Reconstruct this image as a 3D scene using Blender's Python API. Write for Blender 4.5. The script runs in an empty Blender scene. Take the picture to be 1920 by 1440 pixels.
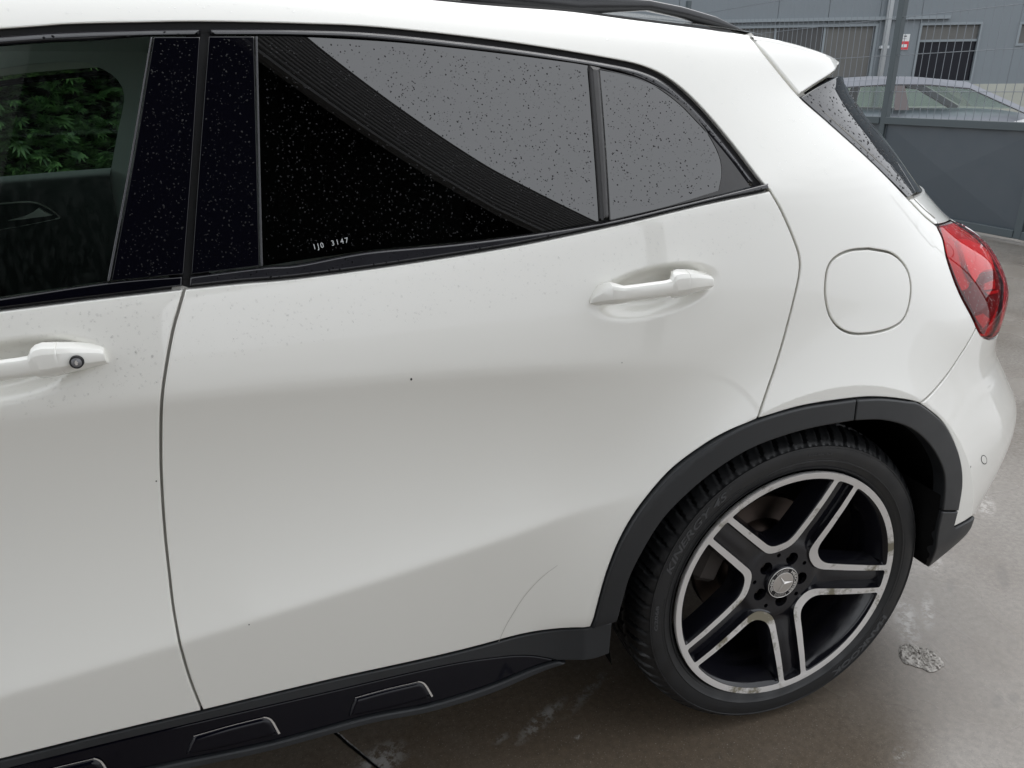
import bpy, math, random
import numpy as np
from mathutils import Vector, Matrix
from mathutils.geometry import delaunay_2d_cdt

random.seed(7)
rng = np.random.default_rng(11)
scene = bpy.context.scene
COL = scene.collection

# ------------------------------------------------------------------ camera
# world: x runs along the parked car towards its tail, y from the near flank into the car, z up (metres)
CAM = np.array([-0.9261, -1.03378, 1.29393])
YAW, PITCH, ROLL, FPX = 0.309044, 0.371443, -0.00953, 1420.0      # FPX: focal length in pixels of the 1920 px photograph
_cy, _sy = math.cos(YAW), math.sin(YAW)
FW = np.array([_sy * math.cos(PITCH), _cy * math.cos(PITCH), -math.sin(PITCH)])
_r0 = np.array([_cy, -_sy, 0.0]); _u0 = np.cross(_r0, FW)
RT = math.cos(ROLL) * _r0 + math.sin(ROLL) * _u0
UP = -math.sin(ROLL) * _r0 + math.cos(ROLL) * _u0
cam_data = bpy.data.cameras.new('camera'); cam = bpy.data.objects.new('camera', cam_data); COL.objects.link(cam)
cam_data.sensor_width = 36.0; cam_data.lens = FPX / 1920 * 36.0
cam_data.clip_start = 0.05; cam_data.clip_end = 2000
cam.matrix_world = Matrix(((RT[0], UP[0], -FW[0], CAM[0]), (RT[1], UP[1], -FW[1], CAM[1]), (RT[2], UP[2], -FW[2], CAM[2]), (0, 0, 0, 1)))
scene.camera = cam

# ------------------------------------------------------------------ sky, sun, exposure (rainy, overcast)
world = bpy.data.worlds.new('World'); scene.world = world; world.use_nodes = True
wn, wl = world.node_tree.nodes, world.node_tree.links
wn.clear()
SUN_EL, SUN_AZ = math.radians(52), math.radians(40)
w_out = wn.new('ShaderNodeOutputWorld'); w_bg = wn.new('ShaderNodeBackground'); w_sky = wn.new('ShaderNodeTexSky')
w_sky.sky_type = 'NISHITA'; w_sky.sun_disc = False; w_sky.sun_elevation = SUN_EL; w_sky.sun_rotation = SUN_AZ
w_sky.air_density = 1.0; w_sky.dust_density = 6.0; w_sky.ozone_density = 1.0
w_hs = wn.new('ShaderNodeHueSaturation'); w_hs.inputs['Saturation'].default_value = 0.12
w_mix = wn.new('ShaderNodeMixRGB'); w_mix.inputs[0].default_value = 0.75; w_mix.inputs[2].default_value = (15.5, 16.0, 16.8, 1)   # flat cloud layer
w_bg.inputs['Strength'].default_value = 0.10
wl.new(w_sky.outputs[0], w_hs.inputs['Color']); wl.new(w_hs.outputs[0], w_mix.inputs[1])
wl.new(w_mix.outputs[0], w_bg.inputs['Color']); wl.new(w_bg.outputs[0], w_out.inputs['Surface'])
sun_data = bpy.data.lights.new('sun', 'SUN'); sun = bpy.data.objects.new('sun', sun_data); COL.objects.link(sun)
sun_data.energy = 0.5; sun_data.angle = math.radians(40); sun_data.color = (1.0, 0.98, 0.95)
_sd = Vector((math.sin(SUN_AZ) * math.cos(SUN_EL), math.cos(SUN_AZ) * math.cos(SUN_EL), math.sin(SUN_EL)))
sun.rotation_euler = _sd.to_track_quat('Z', 'Y').to_euler()
scene.view_settings.view_transform = 'Standard'; scene.view_settings.look = 'None'
scene.view_settings.gamma = 1.0; scene.view_settings.use_curve_mapping = False
scene.view_settings.exposure = 0.30
scene.render.engine = 'CYCLES'
scene.cycles.max_bounces = 10; scene.cycles.transparent_max_bounces = 12
scene.cycles.caustics_reflective = False; scene.cycles.caustics_refractive = False

# ------------------------------------------------------------------ materials
def new_mat(name):
    m = bpy.data.materials.new(name); m.use_nodes = True
    nt = m.node_tree
    for n in list(nt.nodes):
        if n.type != 'OUTPUT_MATERIAL' and n.type != 'BSDF_PRINCIPLED': nt.nodes.remove(n)
    return m, nt, nt.nodes['Principled BSDF'], nt.nodes['Material Output']
def simple(name, col, rough=0.5, metal=0.0, coat=0.0, coat_rough=0.03, spec=0.5, noise=0.0, nscale=40.0, bump=0.0, bscale=200.0, rnoise=0.0):
    m, nt, b, o = new_mat(name)
    b.inputs['Base Color'].default_value = (*col, 1); b.inputs['Roughness'].default_value = rough
    b.inputs['Metallic'].default_value = metal; b.inputs['Coat Weight'].default_value = coat
    b.inputs['Coat Roughness'].default_value = coat_rough; b.inputs['Specular IOR Level'].default_value = spec
    if noise or rnoise or bump:
        tc = nt.nodes.new('ShaderNodeTexCoord')
        if noise or rnoise:
            nz = nt.nodes.new('ShaderNodeTexNoise'); nz.inputs['Scale'].default_value = nscale; nz.inputs['Detail'].default_value = 6
            nt.links.new(tc.outputs['Object'], nz.inputs['Vector'])
        if noise:
            mx = nt.nodes.new('ShaderNodeMixRGB'); mx.blend_type = 'MIX'
            mx.inputs[1].default_value = (*[c * (1 - noise) for c in col], 1); mx.inputs[2].default_value = (*[min(1, c * (1 + noise)) for c in col], 1)
            nt.links.new(nz.outputs['Fac'], mx.inputs[0]); nt.links.new(mx.outputs[0], b.inputs['Base Color'])
        if rnoise:
            mr = nt.nodes.new('ShaderNodeMapRange'); mr.inputs[1].default_value = 0.3; mr.inputs[2].default_value = 0.7
            mr.inputs[3].default_value = max(0, rough - rnoise); mr.inputs[4].default_value = min(1, rough + rnoise)
            nt.links.new(nz.outputs['Fac'], mr.inputs[0]); nt.links.new(mr.outputs[0], b.inputs['Roughness'])
        if bump:
            nb = nt.nodes.new('ShaderNodeTexNoise'); nb.inputs['Scale'].default_value = bscale; nb.inputs['Detail'].default_value = 3
            nt.links.new(tc.outputs['Object'], nb.inputs['Vector'])
            bp = nt.nodes.new('ShaderNodeBump'); bp.inputs['Strength'].default_value = bump; bp.inputs['Distance'].default_value = 0.002
            nt.links.new(nb.outputs['Fac'], bp.inputs['Height']); nt.links.new(bp.outputs[0], b.inputs['Normal'])
    return m
def glass_mat(name, tint, ior=1.5, smear=0.0):
    m, nt, b, o = new_mat(name); nt.nodes.remove(b)
    tr = nt.nodes.new('ShaderNodeBsdfTransparent'); tr.inputs[0].default_value = (*tint, 1)
    gl = nt.nodes.new('ShaderNodeBsdfGlossy'); gl.inputs['Roughness'].default_value = 0.0; gl.inputs['Color'].default_value = (1, 1, 1, 1)
    fr = nt.nodes.new('ShaderNodeFresnel')
    gb = nt.nodes.new('ShaderNodeNewGeometry'); iv = nt.nodes.new('ShaderNodeMapRange'); iv.inputs[3].default_value = ior; iv.inputs[4].default_value = 1 / ior   # a thin sheet reflects alike from both sides
    nt.links.new(gb.outputs['Backfacing'], iv.inputs[0]); nt.links.new(iv.outputs[0], fr.inputs['IOR'])
    mx = nt.nodes.new('ShaderNodeMixShader')
    nt.links.new(fr.outputs[0], mx.inputs[0]); nt.links.new(tr.outputs[0], mx.inputs[1]); nt.links.new(gl.outputs[0], mx.inputs[2])
    last = mx
    if smear:
        tc = nt.nodes.new('ShaderNodeTexCoord'); mp = nt.nodes.new('ShaderNodeMapping'); mp.inputs['Scale'].default_value = (140, 140, 9)
        nz = nt.nodes.new('ShaderNodeTexNoise'); nz.inputs['Scale'].default_value = 1.0; nz.inputs['Detail'].default_value = 5
        mr = nt.nodes.new('ShaderNodeMapRange'); mr.inputs[1].default_value = 0.45; mr.inputs[2].default_value = 0.8; mr.inputs[4].default_value = smear
        df = nt.nodes.new('ShaderNodeBsdfDiffuse'); df.inputs[0].default_value = (0.5, 0.55, 0.52, 1)
        m2 = nt.nodes.new('ShaderNodeMixShader')
        nt.links.new(tc.outputs['Object'], mp.inputs[0]); nt.links.new(mp.outputs[0], nz.inputs['Vector']); nt.links.new(nz.outputs['Fac'], mr.inputs[0])
        nt.links.new(mr.outputs[0], m2.inputs[0]); nt.links.new(mx.outputs[0], m2.inputs[1]); nt.links.new(df.outputs[0], m2.inputs[2]); last = m2
    nt.links.new(last.outputs[0], o.inputs['Surface'])
    return m
M = {}
M['paint'] = simple('white_paint', (0.80, 0.793, 0.745), 0.28, coat=1.0, coat_rough=0.015)
M['jamb'] = simple('painted_jamb', (0.42, 0.41, 0.38), 0.5)
M['shut'] = simple('dark_shut_line', (0.012, 0.012, 0.013), 0.7)
M['gloss'] = simple('gloss_black', (0.002, 0.002, 0.004), 0.03)
M['trim'] = simple('black_trim', (0.016, 0.016, 0.019), 0.16, spec=0.6, rnoise=0.05, nscale=30)
M['divider'] = simple('divider_trim', (0.028, 0.027, 0.027), 0.42, noise=0.4, nscale=60, rnoise=0.12)
M['strip'] = simple('rubber_edge', (0.05, 0.05, 0.055), 0.25)
M['plastic'] = simple('cladding_plastic', (0.0155, 0.017, 0.019), 0.45, noise=0.18, nscale=14, bump=0.12, bscale=900, rnoise=0.08)
M['rubber'] = simple('tyre_rubber', (0.0085, 0.009, 0.010), 0.46, noise=0.3, nscale=25, rnoise=0.12)
M['letters'] = simple('tyre_letters', (0.055, 0.057, 0.060), 0.6)
M['rimblack'] = simple('rim_gloss_black', (0.007, 0.007, 0.010), 0.14, rnoise=0.08, nscale=22)
M['liner'] = simple('liner_felt', (0.005, 0.005, 0.005), 1.0, spec=.1)
M['under'] = simple('underbody', (0.007, 0.007, 0.007), 1.0, spec=.1)
M['disc'] = simple('brake_disc', (0.07, 0.050, 0.040), 0.45, metal=0.6, noise=0.3, nscale=30)
M['hub'] = simple('hub_iron', (0.06, 0.05, 0.045), 0.7, noise=0.3, nscale=40)
M['chrome'] = simple('satin_chrome', (0.72, 0.70, 0.67), 0.35, metal=.6)
M['capblack'] = simple('cap_black', (0.008, 0.008, 0.010), 0.25)
M['capsilver'] = simple('cap_silver', (0.50, 0.47, 0.44), 0.35, metal=0.7)
M['lockgrey'] = simple('lock_grey', (0.24, 0.24, 0.25), 0.4, metal=0.4)
M['sillgloss'] = simple('sill_gloss', (0.002, 0.002, 0.005), 0.05, spec=0.28)
M['glass_front'] = glass_mat('front_glass', (0.66, 0.78, 0.73), 1.5, 0.012)
M['glass_dark'] = glass_mat('privacy_glass', (0.012, 0.015, 0.016), 1.93)
M['glass_rear'] = glass_mat('rear_glass', (0.05, 0.06, 0.06), 1.5)
M['print'] = simple('glass_print', (0.45, 0.47, 0.47), 0.6)
M['rail'] = simple('rail_black', (0.014, 0.015, 0.018), 0.22, spec=0.6)
M['lining'] = simple('cabin_lining', (0.62, 0.64, 0.62), 0.9)
M['card'] = simple('door_card', (0.035, 0.037, 0.038), 0.6)
M['seat'] = simple('seat_leather', (0.02, 0.02, 0.02), 0.6)
# water drops
M['water'] = simple('water_on_black', (0.003, 0.003, 0.004), 0.02, spec=0.17)      # beads over opaque black: only their gloss shows
M['clearwater'] = glass_mat('water_on_paint', (0.96, 0.96, 0.96), 1.5)
# machined alloy with corrosion stains
m, nt, b, o = new_mat('machined_alloy')
tc = nt.nodes.new('ShaderNodeTexCoord')
n1 = nt.nodes.new('ShaderNodeTexNoise'); n1.inputs['Scale'].default_value = 26; n1.inputs['Detail'].default_value = 8; n1.inputs['Roughness'].default_value = 0.7
n2 = nt.nodes.new('ShaderNodeTexNoise'); n2.inputs['Scale'].default_value = 7; n2.inputs['Detail'].default_value = 3
mu = nt.nodes.new('ShaderNodeMath'); mu.operation = 'MULTIPLY'
cr = nt.nodes.new('ShaderNodeMapRange'); cr.inputs[1].default_value = 0.290; cr.inputs[2].default_value = 0.37
mc = nt.nodes.new('ShaderNodeMixRGB'); mc.inputs[1].default_value = (0.66, 0.64, 0.62, 1); mc.inputs[2].default_value = (0.20, 0.18, 0.13, 1)
rr = nt.nodes.new('ShaderNodeMapRange'); rr.inputs[3].default_value = 0.38; rr.inputs[4].default_value = 0.75
mm = nt.nodes.new('ShaderNodeMapRange'); mm.inputs[3].default_value = 0.35; mm.inputs[4].default_value = 0.15
L_ = nt.links.new
L_(tc.outputs['Object'], n1.inputs['Vector']); L_(tc.outputs['Object'], n2.inputs['Vector'])
L_(n1.outputs['Fac'], mu.inputs[0]); L_(n2.outputs['Fac'], mu.inputs[1]); L_(mu.outputs[0], cr.inputs[0])
L_(cr.outputs[0], mc.inputs[0]); L_(mc.outputs[0], b.inputs['Base Color'])
L_(cr.outputs[0], rr.inputs[0]); L_(rr.outputs[0], b.inputs['Roughness']); L_(cr.outputs[0], mm.inputs[0]); L_(mm.outputs[0], b.inputs['Metallic'])
M['alloy'] = m
# red lamp lens and what lies behind it
m, nt, b, o = new_mat('red_lens'); nt.nodes.remove(b)
tr = nt.nodes.new('ShaderNodeBsdfTransparent'); tr.inputs[0].default_value = (0.97, 0.055, 0.075, 1)
gl = nt.nodes.new('ShaderNodeBsdfGlossy'); gl.inputs['Roughness'].default_value = 0.02
fr = nt.nodes.new('ShaderNodeFresnel'); fr.inputs['IOR'].default_value = 1.27
mx = nt.nodes.new('ShaderNodeMixShader')
L_ = nt.links.new
L_(fr.outputs[0], mx.inputs[0]); L_(tr.outputs[0], mx.inputs[1]); L_(gl.outputs[0], mx.inputs[2]); L_(mx.outputs[0], o.inputs['Surface'])
M['redlens'] = m
M['lampwhite'] = simple('lamp_reflector', (0.95, 0.90, 0.90), 0.6)
M['lampmid'] = simple('lamp_bezel', (0.62, 0.58, 0.58), 0.45)
M['lampdark'] = simple('lamp_housing', (0.14, 0.11, 0.11), 0.3)

# ------------------------------------------------------------------ object helpers
def link(o, parent=None):
    COL.objects.link(o)
    if parent is not None: o.parent = parent
    return o
def empty(name, loc=(0, 0, 0), parent=None, rot=(0, 0, 0)):
    o = bpy.data.objects.new(name, None); o.location = loc; o.rotation_euler = rot; o.empty_display_size = 0.1
    return link(o, parent)
def tag(o, label=None, cat=None, group=None, kind=None):
    if label: o['label'] = label
    if cat: o['category'] = cat
    if group: o['group'] = group
    if kind: o['kind'] = kind
    return o
def mesh_obj(name, V, F, mat, parent=None, normals=None, smooth=True):
    me = bpy.data.meshes.new(name)
    me.from_pydata([tuple(map(float, v)) for v in V], [], [tuple(map(int, f)) for f in F])
    me.materials.append(mat)
    if smooth: me.polygons.foreach_set('use_smooth', [True] * len(me.polygons))
    if normals is not None:
        me.normals_split_custom_set_from_vertices([tuple(map(float, n)) for n in normals])
    me.update()
    return link(bpy.data.objects.new(name, me), parent)
class MB:
    """collects boxes, bars and grids into one mesh"""
    def __init__(self): self.V = []; self.F = []
    def add(self, V, F):
        k = len(self.V); self.V += [tuple(map(float, v)) for v in V]; self.F += [tuple(i + k for i in f) for f in F]; return self
    def box(self, c, s, R=None, bev=0.0):
        c = np.array(c, float); h = np.array(s, float) / 2
        if bev <= 0:
            P = np.array([(x, y, z) for x in (-1, 1) for y in (-1, 1) for z in (-1, 1)], float) * h
            F = [(0, 1, 3, 2), (4, 6, 7, 5), (0, 4, 5, 1), (2, 3, 7, 6), (0, 2, 6, 4), (1, 5, 7, 3)]
        else:
            P = []; idx = {}
            for sx in (-1, 1):
                for sy_ in (-1, 1):
                    for sz in (-1, 1):
                        for ax in range(3):
                            v = h.copy() - bev; v[ax] += bev
                            idx[(sx, sy_, sz, ax)] = len(P); P.append(v * np.array([sx, sy_, sz]))
            P = np.array(P); F = []
            sg = (-1, 1)
            for ax in range(3):
                a1, a2 = [(1, 2), (2, 0), (0, 1)][ax]
                for s in sg:
                    def key(u, w):
                        k = [0, 0, 0]; k[ax] = s; k[a1] = u; k[a2] = w; return idx[(*k, ax)]
                    q = [key(-1, -1), key(1, -1), key(1, 1), key(-1, 1)]
                    F.append(tuple(q if s > 0 else q[::-1]))
            for ax in range(3):
                a1, a2 = [(1, 2), (2, 0), (0, 1)][ax]
                for u in sg:
                    for w in sg:
                        def key(s, a):
                            k = [0, 0, 0]; k[ax] = s; k[a1] = u; k[a2] = w; return idx[(*k, a)]
                        q = [key(-1, a1), key(1, a1), key(1, a2), key(-1, a2)]
                        F.append(tuple(q if u * w < 0 else q[::-1]))
            for sx in sg:
                for sy_ in sg:
                    for sz in sg:
                        t = [idx[(sx, sy_, sz, a)] for a in range(3)]
                        F.append(tuple(t if sx * sy_ * sz > 0 else t[::-1]))
        if R is not None: P = P @ np.array(R).T
        return self.add(P + c, F)
    def bar(self, a, b, r, n=8, r2=None):
        a = np.array(a, float); b = np.array(b, float); d = b - a; d /= np.linalg.norm(d)
        u = np.cross(d, [0, 0, 1] if abs(d[2]) < 0.9 else [1, 0, 0]); u /= np.linalg.norm(u); w = np.cross(d, u)
        r2 = r if r2 is None else r2
        V = [p + rr * (math.cos(t) * u + math.sin(t) * w) for p, rr in ((a, r), (b, r2)) for t in np.linspace(0, 2 * math.pi, n, endpoint=False)]
        F = [(i, (i + 1) % n, n + (i + 1) % n, n + i) for i in range(n)] + [tuple(range(n - 1, -1, -1)), tuple(range(n, 2 * n))]
        return self.add(V, F)
    def obj(self, name, mat, parent=None, smooth=False): return mesh_obj(name, self.V, self.F, mat, parent, smooth=smooth)
def lathe(name, prof, mat, parent, n=96, a0=0.0, a1=2 * math.pi, smooth=True, ang=None):
    """prof: (r, depth) pairs revolved about the local y axis; depth is local y"""
    full = abs((a1 - a0) - 2 * math.pi) < 1e-6
    T = np.linspace(a0, a1, n, endpoint=not full)
    V = [(r * math.cos(t), d, r * math.sin(t)) for t in T for r, d in prof]
    k = len(prof); F = []
    for i in range(n if full else n - 1):
        j = (i + 1) % n
        for q in range(k - 1): F.append((i * k + q, i * k + q + 1, j * k + q + 1, j * k + q))
    return mesh_obj(name, V, F, mat, parent, smooth=smooth)
def text_mesh(txt, size, depth, shear=0.0, bold=0.0, space=1.0):
    cu = bpy.data.curves.new('txt', 'FONT'); cu.body = txt; cu.size = size; cu.extrude = depth; cu.shear = shear; cu.offset = bold
    cu.align_x = 'CENTER'; cu.align_y = 'CENTER'; cu.resolution_u = 3; cu.space_character = space
    ob = bpy.data.objects.new('txt', cu); COL.objects.link(ob)
    dg = bpy.context.evaluated_depsgraph_get(); dg.update()
    me = ob.evaluated_get(dg).to_mesh()
    V = np.array([v.co[:] for v in me.vertices]); F = [tuple(p.vertices) for p in me.polygons]
    ob.evaluated_get(dg).to_mesh_clear(); bpy.data.objects.remove(ob); bpy.data.curves.remove(cu)
    return V, F

# ------------------------------------------------------------------ from photo pixels to rays and planes
def ray(px):
    px = np.atleast_2d(np.asarray(px, float))
    return (px[:, :1] - 960) / FPX * RT - (px[:, 1:2] - 720) / FPX * UP + FW
def on_y(px, y): d = ray(px); return CAM + d * ((y - CAM[1]) / d[:, 1])[:, None]
def on_x(px, x): d = ray(px); return CAM + d * ((x - CAM[0]) / d[:, 0])[:, None]
def on_z(px, z=0.0): d = ray(px); return CAM + d * ((z - CAM[2]) / d[:, 2])[:, None]

# ------------------------------------------------------------------ the car's flank as a surface y = Y(x, z)
def smooth(t): t = np.clip(t, 0, 1); return t * t * (3 - 2 * t)
def pchip(xk, yk, x):
    xk = np.asarray(xk, float); yk = np.asarray(yk, float); h = np.diff(xk); d = np.diff(yk) / h
    m = np.zeros_like(yk); m[0] = d[0]; m[-1] = d[-1]
    for i in range(1, len(xk) - 1):
        if d[i - 1] * d[i] > 0:
            w1 = 2 * h[i] + h[i - 1]; w2 = h[i] + 2 * h[i - 1]; m[i] = (w1 + w2) / (w1 / d[i - 1] + w2 / d[i])
    x = np.asarray(x, float); i = np.clip(np.searchsorted(xk, x) - 1, 0, len(h) - 1)
    t = np.clip((x - xk[i]) / h[i], 0, 1)
    return (2*t**3-3*t**2+1)*yk[i] + (t**3-2*t**2+t)*h[i]*m[i] + (-2*t**3+3*t**2)*yk[i+1] + (t**3-t**2)*h[i]*m[i+1]
def _pf(px, y): P = on_y(px, y); return np.polyfit(P[:, 0], P[:, 2], 2)
C2 = _pf([(0, 785), (305, 745), (700, 715), (1200, 685)], 0.0)             # shoulder crease
C1 = _pf([(0, 1305), (325, 1208), (700, 1092), (1090, 960)], 0.0)          # lower crease
ZB = _pf([(0, 582), (344, 541), (560, 521), (970, 460), (1158, 421), (1323, 382), (1442, 357)], 0.05)   # belt line
def zbelt(x):
    x = np.asarray(x, float); xc = np.clip(x, -1.28, -0.15)
    return np.polyval(ZB, xc) + np.where(x < -1.28, .03 * (x + 1.28), 0) + np.where(x > -.15, .06 * (x + .15), 0)
def zroof(x): return pchip([-2.4, -1.5, -1, -.53, -.245, .01, .3, .6], [1.43, 1.466, 1.463, 1.440, 1.424, 1.410, 1.385, 1.34], x)
def zc1(x): return np.polyval(C1, np.clip(x, -2.3, .0))
def zc2(x): return np.polyval(C2, np.clip(x, -1.8, .3))
def side_raw(x, z):
    c1, c2, zb, zr = zc1(x), zc2(x), zbelt(x), zroof(x)
    f1 = 1 - smooth((x + .62) / .35); f2 = 1 - smooth((x + .60) / .45)
    H = c2 - c1
    a = .03 + .25 * f1; b = .04 - .31 * f2; m0 = .03 - .18 * f1; mu = .04 + .03 * f2
    low = m0 * (z - c1); u = (z - c1) / np.maximum(H, .02)
    mid = H * (a * u + (b - a) * u * u / 2); y2 = H * (a + b) / 2
    tb = zb - c2; t = np.minimum(z, zb) - c2
    up = y2 + mu * t + .5 * (.26 - mu) / tb * t * t
    y = np.where(z < c1, low, np.where(z < c2, mid, up))
    s = np.clip((z - zb) / (zr - zb), 0, .998)
    return y + np.where(z > zb, .20 * s + .55 * (1 - (1 - s**9)**(1 / 9)), 0) - y2
_gk = np.array([-2, -1.33, -.67, 0, .67, 1.33, 2]); _gw = np.exp(-_gk**2 / 2); _gw /= _gw.sum()
XEZ = [.10, .22, .34, .46, .56, .66, .74, .80, .86, .94, 1.02, 1.10, 1.25, 1.36]
XEV = [.2739, .4396, .7516, .8884, .9421, .8772, .8213, .8617, .9218, .8958, .70, .5832, .477, .3757]
X0, NEXP, HALF = .02, 3.4, .9
_xz = np.linspace(.10, 1.36, 64); _xt = np.linspace(-.02, 1.48, 600); _xr = pchip(XEZ, XEV, np.clip(_xt, .10, 1.36))
_xb = np.array([np.sum(_xr * np.exp(-((_xt - z) / .016)**2 / 2)) / np.sum(np.exp(-((_xt - z) / .016)**2 / 2)) for z in _xz])
def xe_of(z): return pchip(_xz, _xb, z)
def tail_round(x, z):
    s = np.clip((x - X0) / (xe_of(z) - X0), 0, .9999)
    return HALF * (1 - (1 - s**NEXP)**(1 / NEXP))
def YG(x, z):
    """the flatter surface of the door glass and pillar covers"""
    x = np.asarray(x, float); z = np.asarray(z, float); zb = zbelt(x); zr = zroof(x)
    z0 = zb + .035; z1 = zb + .76 * (zr - zb); a = Y(x, z0); b = Y(x, z1); t = (z - z0) / (z1 - z0)
    return a + (b - a) * t - .0035 * 4 * t * (1 - t)
BOWLS = []      # handle recesses: (cx, cz, ux, uz, a, b, depth)
def Y(x, z):
    x = np.asarray(x, float); z = np.asarray(z, float)
    sg = (.0055 + .004 * smooth((z - zc1(x)) / .25) + .025 * smooth((x + .22) / .3)) * (1 - .8 * smooth((z - zbelt(x) - .1) / .1))
    y = 0
    for k, w in zip(_gk, _gw): y = y + w * side_raw(x, z + k * sg)
    d = np.hypot(x, z - .33) - .432
    fl = np.where(d > .03, np.maximum(0, 1 - np.maximum(d - .03, 0) / .14)**2, 1)
    y = y - .020 * smooth((z - .30) / .1) * fl
    k = pchip([.3, .5, .8, 1.05, 1.19, 1.28, 1.36, 1.45], [.03, .05, .12, .30, .5, .6, .4, .3], z)
    y = y + tail_round(x, z) + k * np.maximum(x + .25, 0)**2
    for cx, cz, ux, uz, a, b, dep in BOWLS:
        u = (x - cx) * ux + (z - cz) * uz; v = -(x - cx) * uz + (z - cz) * ux
        rho = np.sqrt((u / a)**2 + (v / b)**2)
        y = y + dep * smooth((1.0 - rho) / .62)
    return y
def hit(px, S=Y, off=0.0):
    """pixels -> (x, z) on the surface y = S(x, z) + off, where the view ray first meets it"""
    d = ray(px); d = d / d[:, 1:2]
    ts = np.linspace(0.92, 2.0, 130)
    P = CAM + d[:, None, :] * ts[None, :, None]
    g = P[..., 1] - (S(P[..., 0], P[..., 2]) + off)
    miss = ~(g > 0).any(axis=1); near = np.argmax(g[:, :118], axis=1)
    i = np.maximum(np.argmax(g > 0, axis=1), 1); lo, hi = ts[i - 1], ts[i]
    lo = np.where(miss, ts[near], lo); hi = np.where(miss, ts[near], hi)       # rays that just graze past: nearest approach
    for _ in range(24):
        m = (lo + hi) / 2; Q = CAM + d * m[:, None]; gg = Q[:, 1] - (S(Q[:, 0], Q[:, 2]) + off)
        hi = np.where(gg > 0, m, hi); lo = np.where(gg > 0, lo, m)
    Q = CAM + d * ((lo + hi) / 2)[:, None]
    return Q[:, [0, 2]]
def spline(P, k=10):
    P = np.asarray(P, float)
    if len(P) < 3: return P
    Q = np.vstack([2 * P[0] - P[1], P, 2 * P[-1] - P[-2]]); out = []
    for i in range(1, len(Q) - 2):
        p0, p1, p2, p3 = Q[i - 1:i + 3]
        for t in np.linspace(0, 1, k, endpoint=False):
            out.append(.5 * ((2 * p1) + (-p0 + p2) * t + (2 * p0 - 5 * p1 + 4 * p2 - p3) * t * t + (-p0 + 3 * p1 - 3 * p2 + p3) * t**3))
    out.append(P[-1]); return np.array(out)
def resample(P, step):
    s = np.r_[0, np.cumsum(np.hypot(*np.diff(P, axis=0).T))]; n = max(1, int(round(s[-1] / step)))
    t = np.linspace(0, s[-1], n + 1); return np.c_[np.interp(t, s, P[:, 0]), np.interp(t, s, P[:, 1])]
def loop(segs, step=.006, sp=True):
    """segments in (x, z), each splined on its own, joined head to tail into a closed outline"""
    out = []
    for s in segs:
        s = np.asarray(s, float)
        q = resample(spline(s) if sp else s, step)
        if out and np.hypot(*(out[-1] - q[0])) < 1e-3: q = q[1:]
        out += list(q)
    out = np.array(out)
    if np.hypot(*(out[0] - out[-1])) < 1e-3: out = out[:-1]
    return out
def area(P): x, y = P.T; return .5 * np.sum(x * np.roll(y, -1) - np.roll(x, -1) * y)
def inside(P, loops):
    c = np.zeros(len(P), bool)
    for L in loops:
        a = L; b = np.roll(L, -1, axis=0)
        for k in range(0, len(P), 4000):
            p = P[k:k + 4000]
            con = (a[None, :, 1] > p[:, None, 1]) != (b[None, :, 1] > p[:, None, 1])
            dy = (b[:, 1] - a[:, 1]); dy = np.where(np.abs(dy) < 1e-12, 1e-12, dy)
            xi = a[None, :, 0] + (p[:, None, 1] - a[None, :, 1]) * ((b[:, 0] - a[:, 0]) / dy)[None, :]
            c[k:k + 4000] ^= (np.sum(con & (p[:, None, 0] < xi), axis=1) % 2 == 1)
    return c
def left_normals(L):
    t = np.roll(L, -1, axis=0) - np.roll(L, 1, axis=0)
    e1 = np.roll(L, -1, axis=0) - L; e0 = L - np.roll(L, 1, axis=0)
    n1 = np.c_[-e1[:, 1], e1[:, 0]] / np.maximum(np.hypot(*e1.T), 1e-9)[:, None]
    n0 = np.c_[-e0[:, 1], e0[:, 0]] / np.maximum(np.hypot(*e0.T), 1e-9)[:, None]
    n = n0 + n1; q = np.maximum(np.sum(n * n, axis=1), .35); return n * (2 / q)[:, None]
EDGE = [(.0042, 0, 0), (.0030, .0003, .35), (.0021, .0011, .7), (.0017, .0026, 1), (.0017, .014, 1)]
SOFT = [(.0080, 0, 0), (.0055, .0006, .3), (.0030, .0020, .6), (.0012, .0045, .9), (.0010, .012, 1)]
THIN = [(.0016, 0, 0), (.0008, .0004, .6), (.0005, .0012, 1), (.0005, .006, 1)]
FLAT = [(.0, 0, 0)]
def gradn(S, x, z, e=.0012):
    gx = (S(x + e, z) - S(x - e, z)) / (2 * e); gz = (S(x, z + e) - S(x, z - e)) / (2 * e)
    n = np.c_[gx, -np.ones_like(gx), gz]; return n / np.linalg.norm(n, axis=1)[:, None]
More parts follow.
